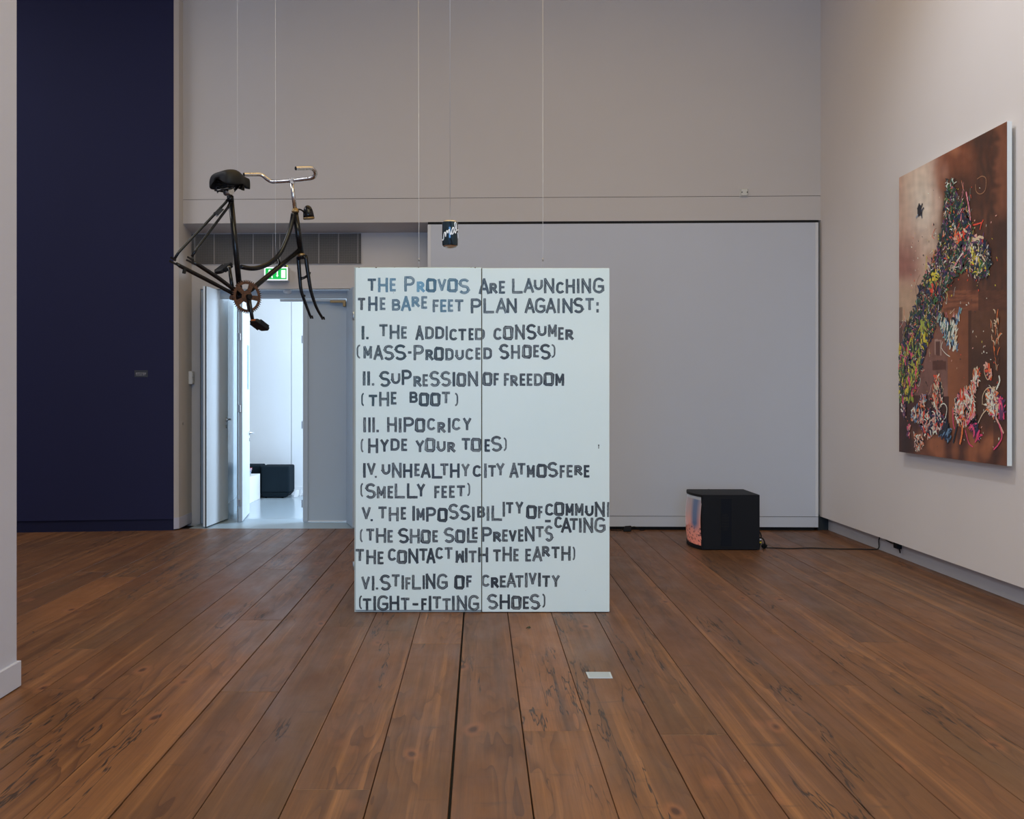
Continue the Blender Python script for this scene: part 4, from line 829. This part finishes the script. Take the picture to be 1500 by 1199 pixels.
# per line: (origin x, origin y, zoom, letters) ; each letter = char x0,x1,y0,y1 in that zoom
A_ = (500, 380, 3.75)
LT = [
 ('THE PROVOS ARE LAUNCHING', [(A_, 'T144,191,104,172 H201,257,99,180 E266,300,102,175 P346,404,91,176 R414,459,120,179 O466,521,104,179 V529,576,106,172 O583,639,104,179 S645,705,104,190 A755,814,103,190 R814,858,128,187 E865,900,117,187 L937,997,104,186 A1001,1059,102,183 U1057,1107,104,168 N1113,1170,102,186 C1179,1224,122,187 H1232,1284,106,187 I1294,1309,104,186 N1319,1372,103,186 G1381,1444,99,186')]),
 ('THE BARE FEET PLAN AGAINST:', [(A_, 'T90,132,210,278 H147,199,202,283 E211,243,208,278 B278,325,217,281 A327,383,200,283 R386,431,202,261 E439,472,201,270 F502,536,219,290 E543,578,219,289 E585,615,218,287 T623,671,219,285 P711,770,213,296 L780,840,212,295 A848,910,211,295 N908,964,212,294 A1007,1063,212,295 G1062,1122,209,295 A1122,1180,211,295 I1187,1200,213,295 N1214,1271,212,295 S1275,1331,208,295 T1340,1388,211,278 :1400,1415,234,291')]),
 ('I. THE ADDICTED CONSUMER', [((515, 470, 7.5), 'I110,142,52,205 .160,188,175,200 T303,397,33,168 H417,528,40,200 E545,608,58,195 A700,795,48,210 D808,905,60,200 D918,1018,60,198 I1033,1058,55,212 C1073,1162,85,214 T1172,1262,85,214 E1285,1342,78,212 D1355,1465,78,210'), ((695, 470, 7.5), 'C208,300,75,208 O315,425,55,207 N445,555,38,205 S570,682,32,207 U693,793,40,165 M808,905,38,175 E918,982,68,207 R998,1090,90,208')]),
 ('(MASS-PRODUCED SHOES)', [((515, 470, 7.5), '(57,102,258,412 M130,225,275,412 A240,350,265,428 S352,467,262,432 S473,600,256,432 -618,660,330,358 P680,795,262,432 R810,900,310,432 O908,1012,285,433 D1030,1122,298,433 U1140,1235,303,428 C1250,1340,300,428 E1360,1418,292,425'), ((695, 470, 7.5), 'D97,193,290,420 S272,382,250,422 H400,500,262,418 O525,628,262,410 E645,710,262,400 S722,838,250,425 )840,888,253,405')]),
 ('II. SUPRESSION OF FREEDOM', [((515, 535, 7.5), 'I122,155,63,222 I172,203,63,222 .222,248,195,222 S307,425,60,237 U435,537,72,205 P550,662,47,217 R678,770,115,235 E780,840,95,232 S857,970,60,235 S978,1093,62,235 I1110,1140,70,232 O1155,1258,82,232 N1277,1390,63,230'), ((695, 535, 7.5), 'O90,195,75,223 F210,270,83,222 F322,383,85,225 R392,480,105,228 E497,560,88,225 E573,638,88,225 D652,748,88,225 O760,873,77,225 M888,985,90,225')]),
 ('(THE BOOT)', [((515, 535, 7.5), '(107,142,300,448 T187,283,320,448 H303,413,288,450 E430,495,288,430 B637,728,287,412 O742,850,300,448 O865,975,300,448 T990,1083,287,417 )1130,1170,300,448')]),
 ('III. HIPOCRICY', [((515, 600, 6.25), 'I105,135,68,207 I152,175,68,207 I190,214,68,207 .227,251,182,205 H325,415,65,205 I432,458,75,210 P475,573,66,206 O582,673,76,205 C690,768,75,188 R785,862,110,210 I880,908,73,210 C918,998,75,187 Y1020,1095,73,187')]),
 ('(HYDE YOUR TOES)', [((515, 600, 6.25), '(85,113,263,390 H150,244,260,398 Y263,340,270,384 D357,440,262,375 E455,510,263,378 Y588,665,278,388 O673,765,258,385 U780,862,275,383 R875,952,293,388 T1007,1087,258,367 O1093,1188,258,383 E1217,1268,268,384 S1277,1377,238,383 )1387,1420,252,378')]),
 ('IV. UNHEALTHY CITY ATMOSFERE', [((515, 670, 7.5), 'I127,157,58,222 V170,265,58,188 .255,277,200,222 U330,428,58,187 N443,550,55,222 H565,668,65,223 E690,750,63,204 A760,870,62,223 L880,998,66,230 T973,1065,62,195 H1080,1188,62,223 Y1208,1297,68,205 C1330,1425,82,212'), ((695, 670, 7.5), 'I105,135,62,225 T150,238,82,210 Y240,330,60,195 A382,485,55,222 T473,562,57,187 M575,665,82,218 O683,793,70,220 S803,918,47,218 F935,995,80,225 E1013,1080,80,218 R1097,1187,82,195 E1200,1265,80,218')]),
 ('(SMELLY FEET)', [((515, 670, 7.5), '(98,132,277,432 S152,268,280,452 M278,375,313,448 E395,458,310,448 L473,588,283,448 L608,727,280,448 Y718,808,287,427 F907,970,308,447 E987,1050,308,445 E1070,1135,305,443 T1155,1248,303,425 )1265,1302,275,423')]),
 ('V. THE IMPOSSIBILITY OF COMMUNI', [((515, 730, 7.5), 'V112,210,92,225 .208,234,225,247 T293,387,85,218 H408,518,92,250 E540,600,90,230 I667,697,78,245 M713,805,105,240 P818,930,92,255 O945,1053,103,255 S1065,1178,55,230 S1190,1305,65,240 I1322,1352,88,250 B1380,1468,82,210'), ((695, 730, 7.5), 'I133,163,83,245 L188,305,75,245 I308,335,33,200 T345,428,37,162 Y450,535,33,165 O570,682,73,222 F697,750,80,217 C775,870,53,187 O877,985,38,188 M1000,1090,53,188 M1103,1198,52,188 U1215,1310,62,193 N1322,1433,33,202 I1455,1490,36,203')]),
 ('-CATING', [((695, 730, 7.5), '-773,840,232,260 C877,965,195,323 A950,1068,208,375 T1045,1138,215,345 I1147,1178,213,375 N1195,1305,207,377 G1315,1440,203,375')]),
 ('(THE SHOE SOLE PREVENTS', [((515, 730, 7.5), '(93,128,332,480 T160,250,330,462 H268,380,322,487 E393,455,343,483 S512,630,322,492 H640,750,330,493 O760,868,342,492 E888,950,345,480 S1015,1130,315,487 O1140,1247,340,487 L1267,1382,320,485 E1323,1387,312,445'), ((695, 730, 7.5), 'P80,193,310,475 R203,295,362,475 E305,368,338,472 V377,463,345,470 E478,540,335,472 N553,660,303,470 T672,762,302,425 S773,865,295,472')]),
 ('THE CONTACT WITH THE EARTH)', [((515, 790, 7.5), 'T43,138,102,235 H160,270,110,272 E285,353,130,270 C398,490,97,233 O500,608,115,265 N623,735,97,263 T742,835,97,232 A820,922,93,262 C920,1007,83,215 T1022,1110,83,213 W1142,1237,120,255 I1245,1275,90,252 T1285,1375,120,252'), ((695, 790, 7.5), 'H40,152,83,250 T203,292,108,240 H307,413,77,240 E427,487,100,240 E557,623,100,240 A635,745,73,240 R740,830,70,187 T845,937,75,205 H952,1058,70,233 )1073,1106,75,228')]),
 ('VI. STIFLING OF CREATIVITY', [((515, 830, 7.5), 'V107,203,105,245 I222,250,97,260 .266,292,225,247 S313,430,83,260 T440,530,80,215 I548,576,90,248 F590,650,113,250 L663,765,85,248 I780,806,90,245 N815,923,72,243 G935,1057,73,247 O1130,1240,92,245 F1260,1322,92,225'), ((695, 830, 7.5), 'C77,168,83,217 R180,268,112,230 E277,347,92,227 A350,460,63,227 T447,540,92,225 I553,583,62,227 V595,683,63,192 I698,730,62,217 T743,832,92,220 Y850,937,90,220')]),
 ('(TIGHT-FITTING SHOES)', [((515, 830, 7.5), '(83,120,312,465 T122,218,345,480 I240,270,318,480 G280,407,310,482 H415,525,315,477 T540,637,338,472 -668,735,395,423 F765,828,343,475 I847,877,315,485 T890,985,322,457 T997,1090,345,475 I1102,1135,315,480 N1155,1270,312,482 G1280,1403,307,482'), ((695, 830, 7.5), 'S142,258,295,467 H277,390,300,465 O405,515,318,467 E532,600,323,463 S608,722,295,470 )740,778,293,448')])]
def finish(mb, word):
    ob = mb.build('painted_word', M['ink'], tb); ob['label'] = 'painted word '+word
    bm = bmesh.new(); bm.from_mesh(ob.data); off = tb.location; b2 = bm.copy()
    def cut(b, x, outer, inner): bmesh.ops.bisect_plane(b, geom=b.verts[:]+b.edges[:]+b.faces[:], plane_co=(x-off.x, 0, 0), plane_no=(1, 0, 0), clear_outer=outer, clear_inner=inner)
    cut(bm, xm0-.0005, True, False); cut(b2, xm1+.0015, False, True); cut(b2, xr-.0025, True, False)
    tmp = bpy.data.meshes.new('tmp'); b2.to_mesh(tmp); bm.from_mesh(tmp); bm.to_mesh(ob.data); bm.free(); b2.free(); bpy.data.meshes.remove(tmp)
for li, (txt, parts) in enumerate(LT):
    seed = 0; allL = []
    for (ox, oy, s), ls in parts:
        for ch_, a, b, c, d in parse(ls): allL.append((ch_, ox+a/s, ox+b/s, oy+c/s, oy+d/s))
    pos = 0
    for word in txt.split():
        mb = MB()
        for ch_, x0, x1, y0, y1 in allL[pos:pos+len(word)]:
            seed += 1; cx = (x0+x1)/2
            blue = max(0, 1-((cx-620)/92)**2)*(1 if li == 0 else .6) if li < 2 else 0
            if li < 2 and cx > 685: blue = .1
            dk = (.010, .016, .026)
            if li in (2, 3, 4, 5): dk = lerp((.010, .036, .044), (.008, .012, .018), (cx-560)/170)
            if cx > 720: dk = (.007, .010, .016)
            f = LR.uniform(.35, 1.0); col = tuple(v*f for v in lerp(dk, (.12, .37, .58), blue*.9))
            mb.c = (*col, min(1, max(.2, LR.gauss(.68, .28))))
            hw = {'R': 1.95, 'O': 1.85, 'N': 1.75, 'M': 1.75, 'A': 1.8, 'S': 1.8, 'P': 1.8, 'E': 1.65, 'F': 1.65, 'B': 1.7, 'C': 1.7}.get(ch_, 1.75)*1.07
            letter(mb, ch_, x0, x1, y0, y1, hw, col, seed, 0)
        pos += len(word); finish(mb, word)
# ------------------------------------------------------------------ hanging can
YC = 4.17
ct = atY(659.3, 324, YC); cb = atY(659.3, 362.3, YC); rc = 11.55*YC/FP; hc = ct.z-cb.z
can = thing('drink_can', 'small dark blue metallic can with white handwriting hanging on a thin wire', 'can', (ct.x, YC, cb.z))
M['canm'] = mat('dark_blue_foil', (.010, .030, .045), .12, .75, coat=.6)
MB().lathe([(.006, rc*.93), (.010, rc), (hc-.008, rc), (hc-.005, rc*.985)], (ct.x, YC, cb.z), (0, 0, 1), 40, False, False).build('can_body', M['canm'], can)
M['alu'] = mat('bare_aluminium', (.75, .72, .70), .32, 1)
MB().lathe([(.004, rc*.55), (0, rc*.72), (.001, rc*.82), (.006, rc*.93)], (ct.x, YC, cb.z), (0, 0, 1), 32, False, False).build('base_rim', M['alu'], can)
MB().lathe([(.012, 0.0001), (.004, rc*.55)], (ct.x, YC, cb.z), (0, 0, 1), 32, False, False).build('base_dome', M['alu'], can)
MB().lathe([(hc-.005, rc*.985), (hc, rc*.9), (hc-.002, rc*.86), (hc-.006, rc*.84), (hc-.007, .0001)], (ct.x, YC, cb.z), (0, 0, 1), 32, False, False).build('lid', M['alu'], can)
scr = [(0.5, 350.8), (1.4, 351.8), (2.3, 350), (2.8, 345), (3.4, 341), (4.4, 340.2), (5.1, 342), (5.3, 346), (5.6, 345.5), (6.3, 340.5), (7.4, 337.6), (8.4, 339), (8.6, 341), (9.0, 340.8), (9.6, 338), (10.6, 336), (11.4, 338), (11.8, 342), (12.6, 343.6), (13.6, 341), (14.8, 336), (16.2, 333), (17.3, 334.4), (17.4, 338), (16.2, 341.6), (14.9, 343), (14.2, 341.5), (14.4, 338), (15.6, 334.2), (17.1, 333.4), (18.1, 338), (19.2, 341.5), (20.3, 338), (20.9, 332), (20.3, 327), (19.2, 325.4), (18.5, 327), (18.9, 331), (20.3, 336), (22, 337.3), (22.9, 336.2)]
def canpt(u, py):
    s_ = max(-1, min(1, (u-11.55)/11.55)); a = math.asin(s_*.995); r_ = rc+.0006
    return Vector((ct.x+r_*math.sin(a), YC-r_*math.cos(a), CH+(HY-py)/FP*(YC-r_*math.cos(a))))
sp3 = [canpt(p.x, p.y) for p in smooth([Vector((u, v, 0)) for u, v in scr], 5)]
M['wpaint'] = mat('white_enamel', (.85, .86, .88), .5); MB().tube(sp3, .0021, 6).build('handwriting', M['wpaint'], can)
sp4 = [canpt(p.x, p.y) for p in smooth([Vector((u, v, 0)) for u, v in [(22.3, 341), (22.7, 343), (22.9, 346), (23.0, 349)]], 4)]; MB().tube(sp4, .0016, 6).build('handwriting', M['wpaint'], can)
MB().tube([(ct.x, YC, ct.z-.008), ((658.6-VX)/FP*YC, YC, 6.0)], .0011, 6).build('suspension_wire', M['wire'], can)
MB().lathe([(0, .0035), (.01, .003)], (ct.x, YC, ct.z-.008), (0, 0, 1), 8).build('wire_knot', M['steel'], can)
# ------------------------------------------------------------------ bicycle frame
TH = math.radians(45); F = Vector((math.cos(TH), math.sin(TH), 0)); RG = Vector((math.sin(TH), -math.cos(TH), 0))
BB = Vector(((352-VX)/FP*5.5, 5.5, 0))
def bp(px, py, w_=0):
    """point of the photograph on the bicycle's plane, offset w_ to the bicycle's right"""
    o = BB+RG*w_; a = (px-VX)/FP; t = (a*o.y-o.x)/(F.x-a*F.y); Y = o.y+t*F.y; return Vector((o.x+t*F.x, Y, CH+(HY-py)/FP*Y))
bk = thing('bicycle_frame', 'old black bicycle frame without wheels hanging in mid air on thin wires', 'bicycle', (BB.x, BB.y, bp(371, 486, .1).z))
def tube(name, pts, r, m='black', n=12, par=bk, sm=0): return MB().tube(smooth(pts, sm) if sm else pts, r, n).build(name, M[m], par)
tube('seat_tube', [bp(337.8, 287), bp(351.8, 432)], .0155, n=14)
tube('seat_clamp', [bp(337.2, 287), bp(337.9, 295)], .0185, n=14)
tube('head_tube', [bp(432.6, 312), bp(441.3, 371)], .0175, n=14)
tube('down_tube', [bp(440, 364.5), bp(373.6, 419.6), bp(354, 434)], .0145, n=14)
tube('top_tube', [bp(429.5, 313), bp(427.6, 325), bp(421.5, 346), bp(411, 369.4), bp(398, 383.2), bp(382, 390.9), bp(368, 393), bp(353, 390.6)], .0135, sm=5, n=14)
tube('frame_brace', [bp(405.5, 375.5), bp(410.5, 389.5)], .010)
tube('bottom_bracket_shell', [bp(352, 433.5)-RG*.036, bp(352, 433.5)+RG*.036], .021, n=18)
for s_, pts in ((-1, [bp(334.5, 291.5, -.012), bp(331, 296, -.02), bp(262, 369, -.06), bp(256, 378.5, -.062)]), (1, [bp(337, 297, .018), bp(333.5, 304, .024), bp(287.5, 365, .06), bp(281.5, 375, .062)])):
    tube('seat_stay', pts, .0075, n=10)
a, b, c_, d = bp(312.5, 311.5, -.035), bp(322, 304.5, -.035), bp(328, 306, .035), bp(319.5, 314.5, .035)
mb = MB(); mb.extrude([a, b, c_, d], (0, .0, -.004)); mb.build('stay_bridge_plate', M['rubber'], bk); MB().tube([bp(317, 316, 0), bp(320, 313, 0)], .006, 8).build('reflector_bolt', M['steel'], bk)
for s_, pts in ((-1, [bp(258, 385.5, -.062), bp(264, 389.5, -.06), bp(300, 408, -.05), bp(337, 427.5, -.03), bp(344, 433, -.018)]), (1, [bp(283, 383.5, .062), bp(290, 387.5, .06), bp(320, 407, .05), bp(343, 424, .03), bp(350, 431, .02)])):
    tube('chain_stay', pts, [.008, .011, .0115, .0105, .009], n=12)
for w_, pr in ((-.062, [[(249.5, 376.5), (257, 381.5)], [(247.5, 382), (262, 389)]]), (.062, [[(274, 376), (283, 381.5)], [(272.5, 380.5), (287, 387.5)]])):
    mb = MB()
    for (p, q) in pr:
        A_, B_ = bp(*p, w_), bp(*q, w_); d_ = (B_-A_).normalized(); up = Vector((0, 0, 1)); n_ = (up-d_*up.dot(d_)).normalized()
        mb.extrude([A_+n_*.0042, B_+n_*.0055, B_-n_*.0055, A_-n_*.0042], RG*.006)
    mb.build('dropout', M['black'], bk)
p = bp(270, 395.5, -.058); mb = MB(); mb.extrude([p+F*.010+Vector((0, 0, .012)), p-F*.008+Vector((0, 0, .010)), p-F*.014-Vector((0, 0, .018)), p+F*.002-Vector((0, 0, .020))], RG*.012); mb.build('kickstand_clamp', M['rubber'], bk)
# saddle
sad = MB(); st = []
t0 = bp(318.5, 262); t1 = bp(357, 266); L = (t1-t0).dot(F); zc = t0.z
def spt(t, w_, z): return Vector((t0.x, t0.y, 0))+F*t+RG*w_+Vector((0, 0, z))
prof = [(-.004, .070, .018, -.030), (.0, .095, .036, -.045), (.03, .108, .050, -.048), (.07, .106, .056, -.040), (.10, .088, .050, -.030), (.13, .058, .040, -.022), (.16, .038, .032, -.034), (.20, .031, .026, -.040), (L-.01, .027, .018, -.040), (L, .018, .006, -.034)]
rings = []; sad.s = True; sl0 = 1
for t, hw, zt3, zb3 in prof:
    z_ = zc+.002; rr = []
    cs = [(-1, zb3), (-1.03, zb3*.3+zt3*.3), (-.86, zt3*.80), (-.5, zt3), (0, zt3*.94), (.5, zt3), (.86, zt3*.80), (1.03, zb3*.3+zt3*.3), (1, zb3), (.80, zb3+.006), (.7, zt3*.45), (0, zt3*.5), (-.7, zt3*.45), (-.80, zb3+.006)]
    rings.append([sad.pt(spt(t, hw*a, z_+b)) for a, b in cs])
for A2, B2 in zip(rings, rings[1:]):
    for k_ in range(14): l = (k_+1) % 14; sad.face((A2[k_], A2[l], B2[l], B2[k_]))
sad.face(rings[0][::-1]); sad.face(rings[-1]); so_ = sad.build('saddle', M['rubber'], bk, subsurf=2)
for w_ in (-.06, .06):
    c0 = spt(.045, w_, zc-.052); hx = MB(); pts = [c0+Vector((math.cos(i*.785)*.017, math.sin(i*.785)*.017, i*.0017)) for i in range(44)]
    hx.tube(pts, .0032, 6).build('saddle_spring', M['black'], so_)
MB().tube([spt(.045, -.075, zc-.056), spt(.02, -.03, zc-.06), spt(.02, .03, zc-.06), spt(.045, .075, zc-.056)], .005, 8).build('saddle_rail', M['black'], so_)
for w_ in (-.02, .02): MB().tube([spt(.0, w_*1.5, zc-.058), spt(.09, w_, zc-.060), spt(L-.03, w_*.4, zc-.018)], .0042, 8).build('saddle_rail', M['black'], so_)
cl = bp(335, 281); MB().tube([cl-RG*.028, cl+RG*.028], .019, 14).build('saddle_clamp', M['steel'], so_); MB().tube([bp(336.5, 277), bp(337.6, 290)], .0125, 12).build('seat_post', M['rust'], bk)
# stem, bar, headset
tube('stem', [bp(426.9, 263.5), bp(432.2, 306)], .0115, 'chromed', 14)
MB().lathe([(-.008, .014), (-.006, .0215), (.004, .0215), (.006, .019), (.014, .017), (.018, .013)], bp(432.7, 309.5), (bp(432.2, 300)-bp(433, 312)), 18).build('headset_nut', M['brass'], bk)
MB().lathe([(-.008, .018), (-.004, .022), (.006, .022), (.010, .016)], bp(441.5, 373.5), (bp(441.3, 370)-bp(441.9, 380)), 18).build('lower_headset', M['brass'], bk)
hb_ = smooth([bp(357.2, 255.6, -.22), bp(372, 255.5, -.22), bp(380.6, 255.6, -.217), bp(386, 257.8, -.208), bp(391, 262, -.19), bp(397.5, 265.6, -.165), bp(405, 266.1, -.118), bp(427, 264.6, 0), bp(447, 262.2, .11), bp(455.5, 261, .155), bp(460.2, 258.6, .182), bp(462.2, 254.8, .2), bp(461.2, 250.6, .212), bp(458.5, 247.6, .218), bp(454.2, 246.2, .22), bp(433.2, 246.6, .22)], 5)
hbo = MB().tube(hb_, .0112, 14, caps=False).build('handlebar', M['chromed'], bk)
for a, b in ((hb_[0], hb_[1]), (hb_[-1], hb_[-2])):
    d_ = (b-a).normalized(); MB().lathe([(.0, .0100), (.002, .0098)], a, d_, 14).build('open_end', M['dark'], hbo)
tube('bar_clamp', [bp(426.5, 264.6, -.012), bp(428.6, 264.5, .022)], .0165, 'chromed', 16); MB().tube([bp(431, 264.5, .02), bp(431, 268.5, .02)], .005, 8).build('clamp_bolt', M['steel'], bk)
# fork
tube('fork_crown', [bp(437, 377.5, -.040), bp(448, 375.5, .040)], .012)
tube('steerer', [bp(441.6, 373), bp(442.2, 379)], .016)
for w_, pts in ((-.045, [(437, 377), (439, 404), (441.3, 425.5), (448.3, 446.5), (454.6, 463)]), (.045, [(447.8, 375), (451.8, 404.4), (456, 427.8), (463.5, 450), (471.6, 464.5)])):
    fg = MB().tube(smooth([bp(*q, w_) for q in pts], 4), [.0125-.0045*min(1, i/14) for i in range(17)], 12).build('fork_leg', M['black'], bk)
    e = pts[-1]; mb = MB()
    for dx in (-1.0, 1.9):
        A_, B_ = bp(e[0]+dx*.9, e[1]-1, w_), bp(e[0]+dx*1.0+1.2, e[1]+3.6, w_); d_ = (B_-A_).normalized(); n_ = F
        mb.extrude([A_+n_*.005, B_+n_*.004, B_-n_*.004, A_-n_*.005], RG*.006)
    mb.build('fork_end', M['black'], fg)
mb = MB(); a, b = bp(440, 407, -.035), bp(451, 402.5, .035); mb.tube([a, (a+b)/2+Vector((0, 0, -.004)), b], .0045, 8); mb.tube([a-Vector((0, 0, .01)), (a+b)/2-Vector((0, 0, .012)), b-Vector((0, 0, .008))], .0035, 8); mb.build('fork_brace', M['black'], bk)
MB().tube([bp(442.5, 434, -.045), bp(446.5, 433, -.045)], .008, 8).build('lamp_boss', M['black'], bk); MB().tube([bp(453.5, 403, .045), bp(454.8, 398.5, .045)], .0035, 8).build('mudguard_stub', M['black'], bk)
# head lamp
lt_, lb_ = bp(450.3, 300.3), bp(452.6, 320.8); ax = (lb_-lt_); H2 = ax.length
lo = MB().lathe([(0, .001), (.003, .010), (.012, .020), (.03, .0275), (.055, .0315), (H2-.008, .0325)], lt_, ax, 22).build('head_lamp', M['black'], bk)
MB().lathe([(H2-.009, .0335), (H2, .0325), (H2+.002, .028)], lt_, ax, 22).build('lens_rim', M['brass'], lo)
MB().tube(smooth([bp(435, 306.8), bp(439, 306.6), bp(442.5, 308), bp(446, 311.5)], 3), .005, 8).build('lamp_bracket', M['black'], bk)
# chainring with teeth and five windows
cc = bp(361.8, 434.5, .048); RO = .0890
def crp(r_, a_, o_): return cc+F*math.cos(a_)*r_+Vector((0, 0, 1))*math.sin(a_)*r_+RG*o_
cr = MB(); NT = 46
def ringsolid(mb, fo, fi, n, th):
    for i in range(n):
        a, b = 2*math.pi*i/n, 2*math.pi*(i+1)/n; v = []
        for o_ in (-th/2, th/2):
            for (r_, an) in ((fi(a), a), (fo(a), a), (fo(b), b), (fi(b), b)): v.append(mb.pt(crp(r_, an, o_)))
        for q in ((3, 2, 1, 0), (4, 5, 6, 7), (0, 1, 5, 4), (1, 2, 6, 5), (2, 3, 7, 6), (3, 0, 4, 7)): mb.face([v[j] for j in q])
ringsolid(cr, lambda a: RO-.0045, lambda a: RO-.0185, 92, .004)
for i in range(NT):
    a = 2*math.pi*i/NT; w1, w2 = .045, .018
    cr.hexa([crp(RO-.006, a-w1, -.002), crp(RO-.006, a+w1, -.002), crp(RO+.004, a+w2, -.002), crp(RO+.004, a-w2, -.002), crp(RO-.006, a-w1, .002), crp(RO-.006, a+w1, .002), crp(RO+.004, a+w2, .002), crp(RO+.004, a-w2, .002)])
ringsolid(cr, lambda a: .033, lambda a: .008, 30, .005)
for i in range(5):
    a = math.radians(60+72*i+8)
    cr.hexa([crp(.028, a-.42, -.002), crp(.028, a+.42, -.002), crp(.074, a+.20, -.002), crp(.074, a-.20, -.002), crp(.028, a-.42, .002), crp(.028, a+.42, .002), crp(.074, a+.20, .002), crp(.074, a-.20, .002)])
cr.build('chainring', M['rust'], bk)
def pedal(c, tdir, name_loc, roll):
    pm = bk
    up = (Vector((0, 0, 1))*math.cos(roll)+F*math.sin(roll)); fw = F*math.cos(roll)-Vector((0, 0, 1))*math.sin(roll)
    def pq(a, b, c3): return c+RG*tdir*a+fw*b+up*c3
    m1 = MB(); m1.tube([pq(-.012, 0, 0), pq(.098, 0, 0)], .008, 10)
    body = m1.build('pedal_axle', M['steel'], bk)
    for sgn in (1, -1):
        m2 = MB(); m2.hexa([pq(.008, sgn*.016, -.012), pq(.095, sgn*.016, -.012), pq(.085, sgn*.046, -.010), pq(.018, sgn*.046, -.010), pq(.008, sgn*.016, .012), pq(.095, sgn*.016, .012), pq(.085, sgn*.046, .010), pq(.018, sgn*.046, .010)]); m2.build('pedal_block', M['rubber'], bk, bevel=.004)
    m3 = MB(); m3.hexa([pq(.0, -.03, -.014), pq(.01, -.03, -.014), pq(.01, .03, -.014), pq(.0, .03, -.014), pq(.0, -.03, .014), pq(.01, -.03, .014), pq(.01, .03, .014), pq(.0, .03, .014)]); m3.hexa([pq(.09, -.034, -.014), pq(.1, -.03, -.014), pq(.1, .03, -.014), pq(.09, .034, -.014), pq(.09, -.034, .014), pq(.1, -.03, .014), pq(.1, .03, .014), pq(.09, .034, .014)]); m3.hexa([pq(.01, -.018, -.013), pq(.09, -.018, -.013), pq(.09, .018, -.013), pq(.01, .018, -.013), pq(.01, -.018, .013), pq(.09, -.018, .013), pq(.09, .018, .013), pq(.01, .018, .013)])
    m3.build('pedal_cage', M['bpl'], bk, bevel=.003)
    if tdir < 0: return body
    m4 = MB(); m4.hexa([pq(.03, -.0475, -.005), pq(.072, -.0475, -.005), pq(.072, -.046, -.005), pq(.03, -.046, -.005), pq(.03, -.0475, .005), pq(.072, -.0475, .005), pq(.072, -.046, .005), pq(.03, -.046, .005)]); m4.build('pedal_reflector', M['orange'], bk)
    return body
a = bp(364, 434.5, .058); b = bp(371.3, 476.5, .075); MB().tube([a, a+(b-a)*.5, b], [.0125, .0105, .0095], 10).build('crank_arm', M['black'], bk); MB().tube([bp(362, 434, .04), bp(366.5, 434.5, .076)], .014, 12).build('crank_boss', M['black'], bk)
pedal(b+RG*.010, 1, 0, .55)
a2 = bp(342, 433.5, -.05); b2_ = bp(336.0, 391.5, -.062); MB().tube([a2, a2+(b2_-a2)*.5, b2_], [.0125, .0105, .0095], 10).build('crank_arm', M['black'], bk)
pedal(b2_-RG*.010, -1, 0, -.65)
MB().tube([bp(338, 435, -.03), bp(346, 437, -.03)], .015, 12).build('bracket_cup', M['rust'], bk)
# wires from the ceiling
for (px, py, w_) in ((405.2, 380.5, 0), (349.5, 262, 0)):
    p = bp(px, py, w_); MB().tube([tuple(p), (p.x-.006, p.y, p.z+.08), (p.x-.008, p.y, 6.0)], .0005 if px < 400 else .0007, 6).build('suspension_wire', M['wire'], bk)
p = bp(405.2, 380.5); MB().tube([p+Vector((0, 0, .03)), p-RG*.018-Vector((0, 0, .02)), p-Vector((0, 0, .045)), p+RG*.018-Vector((0, 0, .02)), p+Vector((0, 0, .03))], .0012, 6).build('wire_loop', M['wire'], bk)
# ------------------------------------------------------------------ floor label and leaf
a, b, c_, d = fl(858, 984, .001), fl(894, 984, .001), fl(897.6, 993, .001), fl(862, 993, .001)
lc = thing('floor_label', 'small pale grey caption card lying on the floor in front of the board', 'label', ((a.x+b.x)/2, (a.y+c_.y)/2, .0))
mb = MB(); mb.prism([(d.x, d.y), (c_.x, c_.y), (b.x, b.y), (a.x, a.y)], .0005, .0022).build('card', M['label'], lc)
m_ = mat('label_print', (.38, .46, .55), .6); ctr = (a+b+c_+d)/4; q = [ctr+(v-ctr)*.84 for v in (d, c_, b, a)]; MB().prism([(v.x, v.y) for v in q], .0021, .0026).build('printed_area', m_, lc)
p = fl(774, 920); lf = MB(); lf.s = True
lfm = mat('dried_leaf', (.03, .035, .012), .7)
pts_ = [(-.014, 0, .001), (-.004, .010, .006), (.008, .006, .011), (.014, -.002, .004), (.004, -.010, .003), (-.008, -.008, .007)]
ci = lf.pt(p+Vector((0, 0, .004))); ids = [lf.pt(p+Vector(v)) for v in pts_]
for i in range(6): lf.face((ci, ids[i], ids[(i+1) % 6]))
lo_ = lf.build('dried_leaf', lfm, None, origin=p); sd_ = lo_.modifiers.new('s', 'SOLIDIFY'); sd_.thickness = .0015
tag(lo_, 'tiny dried leaf fragment on the floor in front of the right half of the board', 'leaf')
